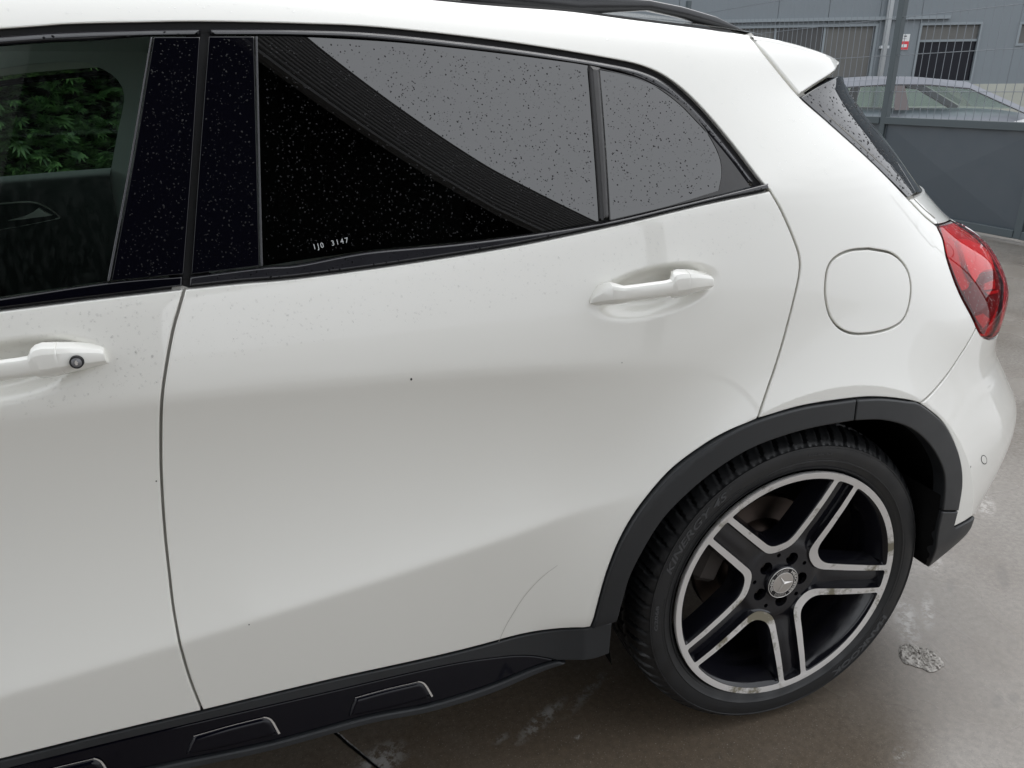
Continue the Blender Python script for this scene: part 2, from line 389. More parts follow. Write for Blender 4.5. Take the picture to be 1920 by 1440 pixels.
def patch(name, loops, mat, parent, S=Y, off=0.0, rings=EDGE, step=.008, fine=(), rows=(), extra=None):
    """a panel cut from the surface: outline loops (first outer, rest holes), edges rolled inwards"""
    loops = [np.asarray(l, float) for l in loops]
    loops = [(l if (area(l) > 0) == (i == 0) else l[::-1]) for i, l in enumerate(loops)]
    nrm = [left_normals(l) for l in loops]
    ringA = [l + n * rings[0][0] for l, n in zip(loops, nrm)]
    allA = np.vstack(ringA); lo = allA.min(0); hi = allA.max(0)
    pts = []
    zs = list(np.arange(lo[1] + step * .5, hi[1], step)); ztop = float(zroof(np.array(lo[0])))
    if hi[1] > 1.37 and S is Y: zs = [z for z in zs if z < 1.36] + list(np.arange(1.36, hi[1], .0022))
    xs = np.arange(lo[0], hi[0] + .004, .004); XX, ZZ = np.meshgrid(xs, np.array(zs)); YY = S(XX, ZZ)
    for z, ys in zip(zs, YY):
        s = np.r_[0, np.cumsum(np.hypot(.004, np.diff(ys)))]; t_ = np.arange(step * .5, s[-1], step)
        pts.append(np.c_[np.interp(t_, s, xs), np.full(len(t_), z)])
    if rows:
        for fn, offs in rows:
            xs = np.arange(lo[0], hi[0], .007)
            for o_ in offs: pts.append(np.c_[xs, fn(xs) + o_])
    for cx, cz, rx, rz, st in fine:
        gx, gz = np.meshgrid(np.arange(cx - rx, cx + rx, st), np.arange(cz - rz, cz + rz, st)); pts.append(np.c_[gx.ravel(), gz.ravel()])
    if extra is not None: pts.append(extra)
    pts = np.vstack(pts) if pts else np.zeros((0, 2))
    if len(pts):
        pts = pts[inside(pts, ringA)]
        keep = np.ones(len(pts), bool)
        for k in range(0, len(pts), 3000):
            dd = np.hypot(pts[k:k + 3000, None, 0] - allA[None, :, 0], pts[k:k + 3000, None, 1] - allA[None, :, 1]).min(1)
            keep[k:k + 3000] = dd > min(step * .5, .003)
        pts = pts[keep]
    edges = []; k = 0
    for l in ringA: edges += [(k + i, k + (i + 1) % len(l)) for i in range(len(l))]; k += len(l)
    allp = np.vstack([allA, pts])
    res = delaunay_2d_cdt([Vector((float(a), float(c))) for a, c in allp], edges, [], 0, 1e-7)
    V2 = np.array([v[:] for v in res[0]]); T = np.array([t for t in res[2] if len(t) == 3])
    cen = V2[T].mean(1); T = T[inside(cen, ringA)]
    a_ = V2[T]; sgn = (a_[:, 1, 0]-a_[:, 0, 0])*(a_[:, 2, 1]-a_[:, 0, 1]) - (a_[:, 1, 1]-a_[:, 0, 1])*(a_[:, 2, 0]-a_[:, 0, 0])
    T[sgn < 0] = T[sgn < 0][:, ::-1]
    V = [np.c_[V2[:, 0], S(V2[:, 0], V2[:, 1]) + off, V2[:, 1]]]; N = [gradn(S, V2[:, 0], V2[:, 1])]; F = [tuple(t) for t in T]
    base = len(V2)
    for l, n, A in zip(loops, nrm, ringA):
        m = len(l); ids = []
        sn = gradn(S, A[:, 0], A[:, 1]); lat = np.c_[-n[:, 0], np.zeros(m), -n[:, 1]]; lat /= np.maximum(np.linalg.norm(lat, axis=1), 1e-9)[:, None]
        yA = S(A[:, 0], A[:, 1]) + off
        for ins, dep, nb in rings:
            q = l + n * ins; V.append(np.c_[q[:, 0], yA + dep, q[:, 1]])
            nn = sn * (1 - nb) + lat * nb; N.append(nn / np.maximum(np.linalg.norm(nn, axis=1), 1e-9)[:, None])
            ids.append(base); base += m
        for r in range(len(rings) - 1):
            for i in range(m):
                j = (i + 1) % m; F.append((ids[r] + i, ids[r + 1] + i, ids[r + 1] + j, ids[r] + j))
    return mesh_obj(name, np.vstack(V), F, mat, parent, normals=np.vstack(N))
def ribbon(name, line, mat, parent, width=.03, off=.012, S=Y, step=.015):
    """a strip lying behind a gap"""
    P = resample(spline(np.asarray(line, float)), step)
    t = np.gradient(P, axis=0); n = np.c_[-t[:, 1], t[:, 0]] / np.maximum(np.hypot(*t.T), 1e-9)[:, None]
    A = P + n * width / 2; B = P - n * width / 2
    V = np.vstack([np.c_[A[:, 0], S(P[:, 0], P[:, 1]) + off, A[:, 1]], np.c_[B[:, 0], S(P[:, 0], P[:, 1]) + off, B[:, 1]]]); m = len(P)
    return mesh_obj(name, V, [(i, i + 1, m + i + 1, m + i) for i in range(m - 1)], mat, parent)
def drops(name, lp, count, parent, S=Y, off=0.0, rmin=.0006, rmax=.0022, power=2.2, stretch=1.5, flat=.55, mat='water'):
    """rain drops: flattened beads sitting on the surface, each its own shape, joined as one part"""
    lp = np.asarray(lp, float); lo, hi = lp.min(0), lp.max(0); P = np.zeros((0, 2))
    while len(P) < count:
        q = rng.uniform(lo, hi, (count * 2, 2)); P = np.vstack([P, q[inside(q, [lp])]])
    P = P[:count]; n = gradn(S, P[:, 0], P[:, 1]); base = np.c_[P[:, 0], S(P[:, 0], P[:, 1]) + off, P[:, 1]]
    up = np.array([0, 0, 1.0]); V = []; F = []; K = 7
    rad = rmin + (rmax - rmin) * rng.random(count)**power
    for i in range(count):
        w = n[i]; v = up - w * (up @ w); v /= np.linalg.norm(v); u = np.cross(v, w); r = rad[i]
        st = rng.uniform(.8, stretch); k0 = len(V); ph = rng.uniform(0, 1); wob = rng.uniform(.75, 1.2, K)
        sk = rng.uniform(-.35, .35)
        for rr, hh in ((1.0, -.05), (.78, .30), (.42, .50)):
            for a in range(K):
                t = 2 * math.pi * (a + ph) / K; c_, s_ = math.cos(t) * rr * wob[a], math.sin(t) * rr * st * wob[a]
                V.append(base[i] + r * ((c_ + sk * s_) * u + s_ * v + hh * flat * 1.8 * w * (1 - .25 * math.sin(t))))
        V.append(base[i] + r * .56 * flat * 1.8 * w); ap = len(V) - 1
        for q in range(2):
            for a in range(K):
                b_ = (a + 1) % K; F.append((k0 + q * K + a, k0 + q * K + b_, k0 + (q + 1) * K + b_, k0 + (q + 1) * K + a))
        for a in range(K): F.append((k0 + 2 * K + a, k0 + 2 * K + (a + 1) % K, ap))
    o = mesh_obj(name, V, F, M[mat], parent); o['kind'] = 'stuff'; return o

# ================================================================== SETTING: ground
def ground_material():
    m, nt, b, o = new_mat('wet_concrete'); N, L = nt.nodes.new, nt.links.new
    geo = N('ShaderNodeNewGeometry')
    def noise(scale, detail=6, rough=.6, dist=0.0):
        n = N('ShaderNodeTexNoise'); n.inputs['Scale'].default_value = scale; n.inputs['Detail'].default_value = detail
        n.inputs['Roughness'].default_value = rough; n.inputs['Distortion'].default_value = dist
        L(geo.outputs['Position'], n.inputs['Vector']); return n.outputs['Fac']
    def rng_(src, a, b_, c=0.0, d=1.0):
        r = N('ShaderNodeMapRange'); r.inputs[1].default_value = a; r.inputs[2].default_value = b_; r.inputs[3].default_value = c; r.inputs[4].default_value = d
        L(src, r.inputs[0]); return r.outputs[0]
    def mix(f, c1, c2):
        x = N('ShaderNodeMixRGB')
        if hasattr(f, 'is_linked') or not isinstance(f, (int, float)): L(f, x.inputs[0])
        else: x.inputs[0].default_value = f
        for i, c in ((1, c1), (2, c2)):
            if isinstance(c, tuple): x.inputs[i].default_value = (*c, 1)
            else: L(c, x.inputs[i])
        return x.outputs[0]
    def mul(a, c):
        x = N('ShaderNodeMath'); x.operation = 'MULTIPLY'; L(a, x.inputs[0])
        if isinstance(c, (int, float)): x.inputs[1].default_value = c
        else: L(c, x.inputs[1])
        return x.outputs[0]
    big = noise(0.9, 5, .55, .4); mid = noise(5, 6, .6, .3); fine = noise(70, 5, .65); grit = noise(420, 2, .5); sp = noise(240, 3, .6)
    c = mix(rng_(big, .35, .68), (.190, .163, .136), (.310, .286, .256))
    c = mix(mul(rng_(mid, .42, .75), .55), c, (.300, .278, .250))
    def blot(px, rx, ry, rot, soft=.35):
        p = on_z([px])[0]
        mp = N('ShaderNodeMapping'); mp.vector_type = 'TEXTURE'; mp.inputs['Location'].default_value = (p[0], p[1], 0); mp.inputs['Rotation'].default_value = (0, 0, rot)
        mp.inputs['Scale'].default_value = (rx, ry, 1); L(geo.outputs['Position'], mp.inputs[0])
        ln = N('ShaderNodeVectorMath'); ln.operation = 'LENGTH'; L(mp.outputs[0], ln.inputs[0])
        return rng_(ln.outputs['Value'], 1.0, 1.0 - soft)
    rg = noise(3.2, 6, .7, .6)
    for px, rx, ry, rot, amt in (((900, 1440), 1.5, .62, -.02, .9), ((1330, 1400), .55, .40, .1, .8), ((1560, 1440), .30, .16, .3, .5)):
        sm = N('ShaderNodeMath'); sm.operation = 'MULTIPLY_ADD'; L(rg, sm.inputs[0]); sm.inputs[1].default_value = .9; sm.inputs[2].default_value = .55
        c = mix(mul(mul(blot(px, rx, ry, rot, .75), sm.outputs[0]), amt), c, (.145, .112, .080))      # oil and soil along the bay, with shade beside the car painted in
    c = mix(mul(rng_(fine, .3, .7), .5), c, (.060, .052, .042))
    c = mix(mul(rng_(sp, .62, .72), .55), c, (.42, .39, .34))
    c = mix(mul(rng_(grit, .58, .72), .45), c, (.025, .022, .018))
    # worn whitish smears with shapes of their own
    rag = rng_(noise(38, 6, .75), .46, .56); rag2 = rng_(noise(60, 6, .8), .50, .60)
    for px, rx, ry, rot, amt, col in (
        ((712, 1428), .075, .05, .5, .85, (.40, .39, .37)), ((1015, 1350), .10, .022, .55, .8, (.34, .33, .31)), ((1100, 1300), .11, .018, .6, .5, (.28, .27, .25)),
        ((1085, 1382), .012, .008, 0, .9, (.42, .41, .38)), ((1700, 1165), .13, .035, .9, .65, (.50, .49, .47)), ((1740, 1145), .10, .02, .8, .6, (.50, .49, .47)),
        ((1850, 950), .10, .03, .7, .7, (.52, .50, .47)), ((1757, 1060), .07, .02, .7, .5, (.5, .48, .45)), ((1690, 1415), .03, .018, .6, .7, (.42, .40, .37)), ((940, 1385), .03, .012, .4, .5, (.30, .29, .27))):
        f = mul(mul(blot(px, rx, ry, rot, .7), rag), amt); c = mix(f, c, col)
    for px, rx, ry, rot in (((1870, 1315), .035, .016, .6), ((1900, 1310), .03, .014, .5), ((1782, 1097), .05, .014, .7), ((1880, 1080), .09, .02, .8)):
        c = mix(mul(blot(px, rx, ry, rot, .6), .28), c, (.06, .055, .05))
    # saw-cut joint
    a, b_ = on_z([(600, 1350)])[0], on_z([(712, 1440)])[0]; d = (b_ - a)[:2]; d /= np.linalg.norm(d); nn = (-d[1], d[0])
    dt = N('ShaderNodeVectorMath'); dt.operation = 'DOT_PRODUCT'; L(geo.outputs['Position'], dt.inputs[0]); dt.inputs[1].default_value = (nn[0], nn[1], 0)
    wob = N('ShaderNodeMath'); wob.operation = 'MULTIPLY_ADD'; L(mid, wob.inputs[0]); wob.inputs[1].default_value = .02; wob.inputs[2].default_value = -(nn[0] * a[0] + nn[1] * a[1]) - .01
    ad = N('ShaderNodeMath'); ad.operation = 'ADD'; L(dt.outputs['Value'], ad.inputs[0]); L(wob.outputs[0], ad.inputs[1])
    ab = N('ShaderNodeMath'); ab.operation = 'ABSOLUTE'; L(ad.outputs[0], ab.inputs[0]); joint = rng_(ab.outputs[0], .0045, .002)
    c = mix(joint, c, (.006, .006, .006))
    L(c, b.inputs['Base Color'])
    wet = rng_(noise(1.3, 4, .55, .5), .40, .66)
    rr = N('ShaderNodeMath'); rr.operation = 'MULTIPLY_ADD'; L(mix(wet, (.29, .29, .29), (.07, .07, .07)), rr.inputs[0]); rr.inputs[1].default_value = 1.0; rr.inputs[2].default_value = 0.0
    L(rr.outputs[0], b.inputs['Roughness'])
    b.inputs['Specular IOR Level'].default_value = .5
    hb = mix(.5, fine, grit)
    bp = N('ShaderNodeBump'); bp.inputs['Strength'].default_value = .22; bp.inputs['Distance'].default_value = .003
    L(hb, bp.inputs['Height'])
    bj = N('ShaderNodeBump'); bj.inputs['Strength'].default_value = 1.0; bj.inputs['Distance'].default_value = .01; bj.invert = True
    L(joint, bj.inputs['Height']); L(bp.outputs[0], bj.inputs['Normal']); L(bj.outputs[0], b.inputs['Normal'])
    return m
_g = MB()
_xs = [-300, -60, -12, -4, -1.2, 0, 1.2, 3, 6, 12, 60, 300]; _ys = [-300, -60, -12, -4, -1, 0, 1, 3, 6, 12, 60, 300]
_g.add([(x, y, 0) for x in _xs for y in _ys], [(i * 12 + j, (i + 1) * 12 + j, (i + 1) * 12 + j + 1, i * 12 + j + 1) for i in range(11) for j in range(11)])
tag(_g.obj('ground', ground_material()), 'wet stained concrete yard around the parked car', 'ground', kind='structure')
# rough patch of broken-out concrete beside the wheel
_pc = on_z([(1688, 1212), (1700, 1207), (1722, 1214), (1745, 1219), (1762, 1232), (1771, 1248), (1758, 1257), (1744, 1261), (1720, 1252), (1694, 1243), (1684, 1228)])[:, :2]
_pc = resample(np.vstack([_pc, _pc[:1]]), .008)[:-1]; _pc = _pc + rng.normal(0, .0016, _pc.shape)
def chip_material():
    m, nt, b, o = new_mat('broken_concrete'); N, L = nt.nodes.new, nt.links.new
    geo = N('ShaderNodeNewGeometry'); v = N('ShaderNodeTexNoise'); v.inputs['Scale'].default_value = 130; v.inputs['Detail'].default_value = 6; L(geo.outputs['Position'], v.inputs['Vector'])
    r = N('ShaderNodeValToRGB'); r.color_ramp.elements[0].position = .38; r.color_ramp.elements[0].color = (.13, .115, .10, 1); r.color_ramp.elements[1].position = .46; r.color_ramp.elements[1].color = (.44, .415, .38, 1)
    L(v.outputs['Fac'], r.inputs[0]); L(r.outputs[0], b.inputs['Base Color']); b.inputs['Roughness'].default_value = .7
    bp = N('ShaderNodeBump'); bp.inputs['Strength'].default_value = 1; bp.inputs['Distance'].default_value = .006; L(v.outputs['Fac'], bp.inputs['Height']); L(bp.outputs[0], b.inputs['Normal'])
    return m
def chip():
    c = _pc.mean(0); V = []; F = []; n = len(_pc); K = 7
    for k in range(K):
        s = 1 - k / K * .98
        for p in _pc:
            q = c + (p - c) * s * (1 + .04 * rng.normal() * (k > 0)); V.append((*q, .0012 + (0 if k == 0 else rng.uniform(.0002, .005))))
    for k in range(K - 1):
        for i in range(n): j = (i + 1) % n; F.append((k * n + i, k * n + j, (k + 1) * n + j, (k + 1) * n + i))
    F.append(tuple((K - 1) * n + i for i in range(n)))
    return mesh_obj('concrete_patch', V, F, chip_material(), smooth=False)
tag(chip(), 'rough pale patch of broken concrete in the ground near the rear wheel', 'patch', kind='structure')

# ================================================================== THE CAR
car = tag(empty('parked_car', (0, 0, 0)), 'white compact crossover car seen from its flank, wet with rain', 'car')

# handle recesses (same shape on both doors)
_hl, _hr = hit([(1100, 578), (1352, 517)]); _ht, _hb_ = hit([(1232, 497), (1222, 595)])
_u = (_hr - _hl) / np.linalg.norm(_hr - _hl); _c = (_hl + _hr) / 2; _a = np.linalg.norm(_hr - _hl) / 2
_b = abs((_ht - _hb_) @ np.array([-_u[1], _u[0]])) / 2 * 1.06
_fr = hit([(204, 657)])[0]                                        # tail end of the front door's recess
_c2 = _fr - _u * _a
BOWLS += [(_c[0], _c[1], _u[0], _u[1], _a, _b, .024), (_c2[0], _c2[1], _u[0], _u[1], _a, _b, .024)]
_fine = [(_c[0], _c[1], _a, _a * .5, .0035)]; _fine2 = [(_c2[0], _c2[1], _a, _a * .5, .0035)]
_ring = np.vstack([np.c_[(.432 + d_) * np.cos(t_), .33 + (.432 + d_) * np.sin(t_)] for d_ in (.022, .026, .0285, .0315, .034, .038, .044) for t_ in [np.linspace(-.4, 3.5, 260)]])      # along the flare's edge
_rows = ((zc1, (-.008, -.004, -.0015, .0015, .004, .008)), (zc2, (-.009, -.0045, 0, .0045, .009)))

P = hit
def W(*q): return np.array(q, float)
_zc = {}
def z_at(x, y):
    k = (round(float(x), 4), y)
    if k not in _zc: _zc[k] = z_at_(x, y)
    return _zc[k]
def z_at_(x, y):
    lo, hi = 1.2, float(zroof(x)) - .004
    for _ in range(18):
        m_ = (lo + hi) / 2
        if Y(np.array([x]), np.array([m_]))[0] < y: lo = m_
        else: hi = m_
    return (lo + hi) / 2
def xedge(z): return X0 + .985 * (float(xe_of(z)) - X0)
XF = -2.03      # front edge of the front door
zbl = lambda x: float(zbelt(x))

gapB = P([(346, 541), (335, 580), (324, 620), (311, 690), (303, 754), (301, 830), (303, 910), (309, 1000), (317.5, 1080), (325, 1142), (337.5, 1211), (356, 1274), (379, 1333)])
gapR = P([(1443, 357), (1467.5, 400), (1490, 452.5), (1499.5, 485), (1498.8, 515), (1490, 557.5), (1470, 635), (1451, 697.5), (1420, 786.5)])
archO = P([(1108.5, 1176), (1142.7, 1063), (1185.4, 973.3), (1249.5, 892), (1313.5, 841), (1364.8, 811), (1420, 786.5)])
archO2 = P([(1420, 786.5), (1505.7, 762), (1599.7, 747.8), (1651, 746), (1698, 751), (1724, 757)])
archO3 = P([(1724, 757), (1762, 787.5), (1783, 819.6), (1798, 862), (1801.7, 905), (1794, 956), (1784.6, 990.4)])
bumpL = P([(1724, 757), (1749, 736), (1779, 699), (1808, 655), (1831, 614)])
lampL = P([(1831, 614), (1820, 590), (1802.5, 557.5), (1787.5, 522.5), (1775, 485), (1767.5, 450), (1755, 423)])
tailL = P([(1755, 423), (1730, 402), (1702, 373), (1657, 326), (1600, 272), (1545, 223), (1500, 183), (1461, 137.4), (1430.6, 99.7), (1402, 65)])
sillT = P([(0, 1425), (190, 1378), (379, 1333), (625, 1274), (875, 1217.5), (1108.5, 1176)])
beltF = P([(346, 541), (170, 561), (0, 582)]); beltR = P([(1443, 357), (1323, 382), (1158, 421), (970, 460), (760, 494), (560, 521), (450, 530.5), (346, 541)])
winO = P([(0, 57), (125, 48), (262, 44.5), (382, 43), (560, 46.5), (716, 54), (937, 78.6), (1130, 109), (1213, 128), (1268, 158.7), (1323, 211), (1378.6, 277.4), (1425, 338), (1443, 357)])
roofE = P([(1402, 65), (1369, 60), (1306, 51.6), (1181, 36), (1056, 20), (900, 8)])

beltFw = np.vstack([beltF, W((-1.6, zbl(-1.6)), (XF, zbl(XF)))])
door1 = loop([gapB, sillT[:3][::-1], W(sillT[0], (XF, sillT[0, 1])), W((XF, sillT[0, 1]), (XF, zbl(XF))), beltFw[::-1]])
front_door = patch('front_door', [door1], M['paint'], car, fine=_fine2, rows=_rows, step=.009)
door2 = loop([gapB[::-1], beltR[::-1], gapR, archO[::-1], sillT[2:][::-1]])
rear_door = patch('rear_door', [door2], M['paint'], car, fine=_fine, rows=_rows, step=.008, extra=_ring)
flap_px = [(1630, 466.8), (1672.5, 476), (1697.5, 500), (1707.5, 530), (1706, 565), (1695, 597.5), (1672.5, 615), (1635, 625), (1600, 626), (1575, 616), (1557.5, 595), (1548.8, 565), (1547.5, 535), (1552.5, 502.5), (1567.5, 482.5), (1595, 470), (1630, 466.8)]
flapL = loop([P(flap_px)], .005)
_z = [(x, z_at(x, .275)) for x in (-.8, -1.1, -1.5, -1.8, XF)]
winOw = np.vstack([W((XF, 1.262), (-1.6, 1.338)), winO])
quarter = loop([winOw, gapR, archO2, bumpL, lampL, tailL, np.vstack([roofE, W(*_z)]), W(_z[-1], winOw[0])])
quarter_panel = patch('quarter_panel', [quarter, flapL], M['paint'], car, step=.009, extra=_ring)
patch('fuel_flap', [flapL], M['paint'], quarter_panel)
patch('flap_backing', [flapL + (flapL - flapL.mean(0)) * .12], M['jamb'], quarter_panel, off=.012, rings=FLAT, step=.03)
for nm, ln, mt in (('door_gap_backing', gapB, 'jamb'), ('door_gap_backing', gapR, 'jamb'), ('bumper_gap_backing', bumpL, 'jamb'), ('tailgate_gap_backing', tailL, 'jamb'), ('lamp_gap_backing', lampL, 'shut')):
    ribbon(nm, ln, M[mt], quarter_panel)
# a faint edge of protective film on the door's lower rear corner

ribbon('film_edge', P([(935, 1203), (947, 1176), (962, 1150), (980, 1122), (1000, 1098), (1022, 1077), (1045, 1060)]), M['jamb'], rear_door, width=.0008, off=-.0004, step=.006)
for nm, px, r_, par in (('paint_chip', (771, 711), .0022, rear_door), ('paint_chip', (1166, 680), .001, rear_door), ('paint_chip', (467, 1171), .0014, rear_door), ('paint_chip', (1820, 875), .0022, quarter_panel), ('paint_chip', (293, 902), .0014, front_door)):
    c_ = P([px])[0]; patch(nm, [np.array([(c_[0] + r_ * math.cos(t) * .7, c_[1] + r_ * math.sin(t)) for t in np.linspace(0, 2 * math.pi, 8, endpoint=False)])], M['shut'], par, off=-.0004, rings=FLAT, step=.01)
# ---------------- bumper, lamp, tailgate, rear glass
def redge(z0, z1, n=9): return W(*[(xedge(z), z) for z in np.linspace(z0, z1, n)])
lamp_tip = P([(1831, 614), (1838, 626), (1846, 633), (1856, 636)])
lamp_bot = np.vstack([lamp_tip[-1:], W((.555, .786), (.62, .800), (.70, .835), (.745, .885), (.735, .945))])
lamp_top = np.vstack([W((.735, .945), (.66, .985)), P([(1786, 415), (1755, 423)])])
bump_bot = np.vstack([W((xedge(.30), .30), (.565, .335), (.515, .385)), P([(1824, 967), (1807, 979), (1784.6, 990.4)])])
b_top = W(lamp_tip[-1], (.56, .782), (.64, .780), (xedge(.775), .775))
bumper_l = loop([bumpL, lamp_tip, b_top, redge(.775, .30), bump_bot, archO3[::-1]])
bumper = patch('rear_bumper', [bumper_l], M['paint'], car, step=.010, extra=_ring)
gate_l = loop([P([(1702, 373), (1730, 402), (1755, 423)]), lamp_top[::-1], lamp_bot[::-1][:-1], W(lamp_bot[1], (.64, .785), (xedge(.78), .78)), redge(.78, 1.09), np.vstack([W((xedge(1.09), 1.09)), P([(1729, 361), (1702, 373)])])])
tailgate = patch('tailgate', [gate_l], M['paint'], car, step=.012)
fin_r = P([(1571, 143), (1593, 174), (1617, 210), (1643, 247), (1683, 306), (1717, 361)])
fin_l = loop([P([(1702, 371), (1657, 326), (1600, 272), (1545, 223), (1500, 183)])[::-1], P([(1702, 371), (1717, 361)]), fin_r[::-1], P([(1571, 143), (1536, 161), (1500, 183)])])
fin = patch('pillar_fin', [fin_l], M['gloss'], tailgate, off=-.001, rings=THIN, step=.010)
rg_l = loop([fin_r, W(fin_r[-1], (.40, 1.088), (xedge(1.088), 1.088)), redge(1.088, fin_r[0, 1]), W((xedge(fin_r[0, 1]), fin_r[0, 1]), fin_r[0])])
patch('rear_window', [rg_l], M['gloss'], tailgate, off=.004, rings=FLAT, step=.012)
# closing strip across the middle of the tail (white, with dark glass above)
def tail_centre(name, z0, z1, mat, n=12):
    zs = np.linspace(z0, z1, n); V = []; F = []
    for z in zs:
        xe_ = xedge(z); y0 = float(Y(np.array([xe_]), np.array([z]))[0]); full = X0 + (float(xe_of(z)) - X0)
        for t in np.linspace(0, 1, 9): V.append((xe_ + (full - xe_) * (1 - (2 * t - 1)**2), y0 + (1.8 - 2 * y0) * t, z))
    for i in range(n - 1):
        for j in range(8): F.append((i * 9 + j, i * 9 + j + 1, (i + 1) * 9 + j + 1, (i + 1) * 9 + j))
    return mesh_obj(name, V, F, mat, tailgate)
tail_centre('bumper_middle', .305, .777, M['paint']); tail_centre('tailgate_middle', .78, 1.088, M['paint']); tail_centre('rear_window_middle', 1.09, 1.32, M['gloss'])
# spoiler: side cheek on the body surface, top skin, underside
sp_top = P([(1402, 66), (1440, 72), (1480, 80.5), (1521, 92), (1552, 103), (1564, 109)]); sp_r = P([(1564, 109), (1571, 116), (1572, 124), (1567, 136)]); sp_b = P([(1567, 136), (1536, 157), (1500, 181.5)])
sp_f = P([(1500, 181.5), (1461, 136), (1430.6, 98.5), (1402, 66)])
sp_l = loop([sp_top, sp_r, sp_b, sp_f], .006)
spoiler = patch('roof_spoiler', [sp_l], M['paint'], tailgate, off=-.001, rings=SOFT, step=.008)
def across(name, line, crown, mat, parent, dy=0.0, n=14, bulge=0.0, off=0.0):
    L3 = [(x, float(Y(np.array([x]), np.array([z]))[0]) + off, z) for x, z in line]; V = []; F = []
    for x, y, z in L3:
        for t in np.linspace(0, 1, n): e = 1 - (2 * t - 1)**2; V.append((x + bulge * e, y + dy + (1.8 - 2 * (y + dy)) * t, z + crown * e))
    for i in range(len(L3) - 1):
        for j in range(n - 1): F.append((i * n + j, i * n + j + 1, (i + 1) * n + j + 1, (i + 1) * n + j))
    return mesh_obj(name, V, F, mat, parent)
across('spoiler_top', resample(spline(sp_top), .01), .028, M['paint'], spoiler, dy=.004, bulge=.03)
across('spoiler_rear', resample(spline(np.vstack([sp_r, sp_b[1:]])), .01), .02, M['paint'], spoiler, dy=.006, bulge=.03)
# ---------------- tail lamp
lamp_l = loop([lampL[::-1], lamp_tip, lamp_bot, lamp_top], .005)
lamp = patch('tail_lamp', [lamp_l], M['redlens'], car, off=-.002, rings=[(.004, 0, 0), (.002, .001, .5), (.001, .004, 1)], step=.010)
patch('lamp_housing', [lamp_l], M['lampmid'], lamp, off=.020, rings=[(.001, 0, 0), (.001, -.012, 1)], step=.014)
z_up = loop([P([(1802, 451), (1828, 452), (1852, 464)]), P([(1852, 464), (1864, 482), (1871, 505)]), P([(1871, 505), (1848, 513), (1834, 534)]), P([(1834, 534), (1818, 500), (1802, 451)])], .006)
patch('lamp_reflector', [z_up], M['lampwhite'], lamp, off=.008, rings=[(.002, 0, 0), (.0, .012, 1)], step=.012)
z_low = loop([P([(1803, 553), (1829, 545), (1836, 532), (1850, 517), (1876, 509)]), P([(1876, 509), (1884, 545), (1880, 572)]), P([(1880, 572), (1862, 612), (1853, 631)]), P([(1853, 631), (1838, 620), (1820, 588), (1803, 553)])], .006)
patch('turn_signal_bowl', [z_low], M['lampdark'], lamp, off=.010, rings=[(.002, 0, 0), (.0, .010, 1)], step=.012)
for q in (((1853, 549), (1878, 545), (1876, 551), (1857, 555)), ((1852, 534), (1870, 525), (1871, 543), (1850, 546)), ((1832, 596), (1850, 590), (1862, 600), (1848, 618))):
    patch('lamp_rib', [loop([P([q[i], q[(i + 1) % 4]]) for i in range(4)], .004)], M['lampmid'], lamp, off=.006, rings=[(.0008, 0, 0), (.0, .004, 1)], step=.012)

# ---------------- black cladding: wheel arch, valance
archI = P([(1155.5, 1163), (1168, 1118.5), (1185, 1067), (1228, 990), (1271, 939), (1335, 883.6), (1399, 843), (1463, 817.4), (1527, 800), (1598, 787.7)])
archI2 = P([(1598, 787.7), (1646.7, 786.7), (1689, 796), (1719, 813), (1745, 841), (1764, 879), (1767.5, 913.5), (1764, 956)])
seam = P([(1603, 747.5), (1598, 787.7)]); oF = np.vstack([archO, archO2[1:3]]); oF[-1] = seam[0]
CLAD = [(.0042, 0, 0), (.0024, .0006, .4), (.0010, .0022, .8), (.0006, .0050, 1), (.0006, .030, 1)]
arch_f = loop([oF, seam, archI[::-1], W(archI[0], archO[0])])
arch_cladding = patch('arch_cladding', [arch_f], M['plastic'], car, off=-.006, rings=CLAD, step=.010)
oR = np.vstack([seam[:1], archO2[3:], archO3[1:-1]]); s2 = P([(1794, 956), (1764, 956)])
arch_r = loop([oR, s2, archI2[::-1], seam[::-1]])
patch('arch_cladding', [arch_r], M['plastic'], car, off=-.006, rings=CLAD, step=.010)
VALB = np.vstack([P([(1824, 967)]), W((.455, .372), (.434, .340), (.404, .318), (.366, .308))]); VALL = np.vstack([W((.366, .308), (.344, .350), (.331, .395), (.327, .435)), P([(1764, 957)])])
val_t = np.vstack([P([(1764, 957), (1793, 957), (1785, 991)])]); val_b = np.vstack([P([(1746, 1053), (1762, 1043), (1780, 1030), (1804, 1003)]), W((.52, .352), (.58, .345), (xedge(.34), .34))])
val_l = loop([P([(1764, 957), (1794, 957)]), P([(1794, 957), (1785, 991)]), P([(1784.6, 990.4), (1807, 979), (1824, 967)]), VALB, VALL])
patch('bumper_valance', [val_l], M['plastic'], car, off=-.005, rings=CLAD, step=.012)
# bumper sensor
sens = loop([P([(1845 + 6 * math.cos(t) * .8 + 2 * math.sin(t) * .5, 862 + 9 * math.sin(t) * .85) for t in np.linspace(0, 2 * math.pi, 13)])], .003)
patch('parking_sensor', [sens], M['paint'], bumper, off=-.0006, rings=[(.0010, 0, 0), (.0003, .0004, .7), (.0003, .003, 1)], step=.004)
patch('sensor_ring', [sens * 1.0 + (sens - sens.mean(0)) * .16], M['shut'], bumper, off=-.0003, rings=FLAT, step=.006)

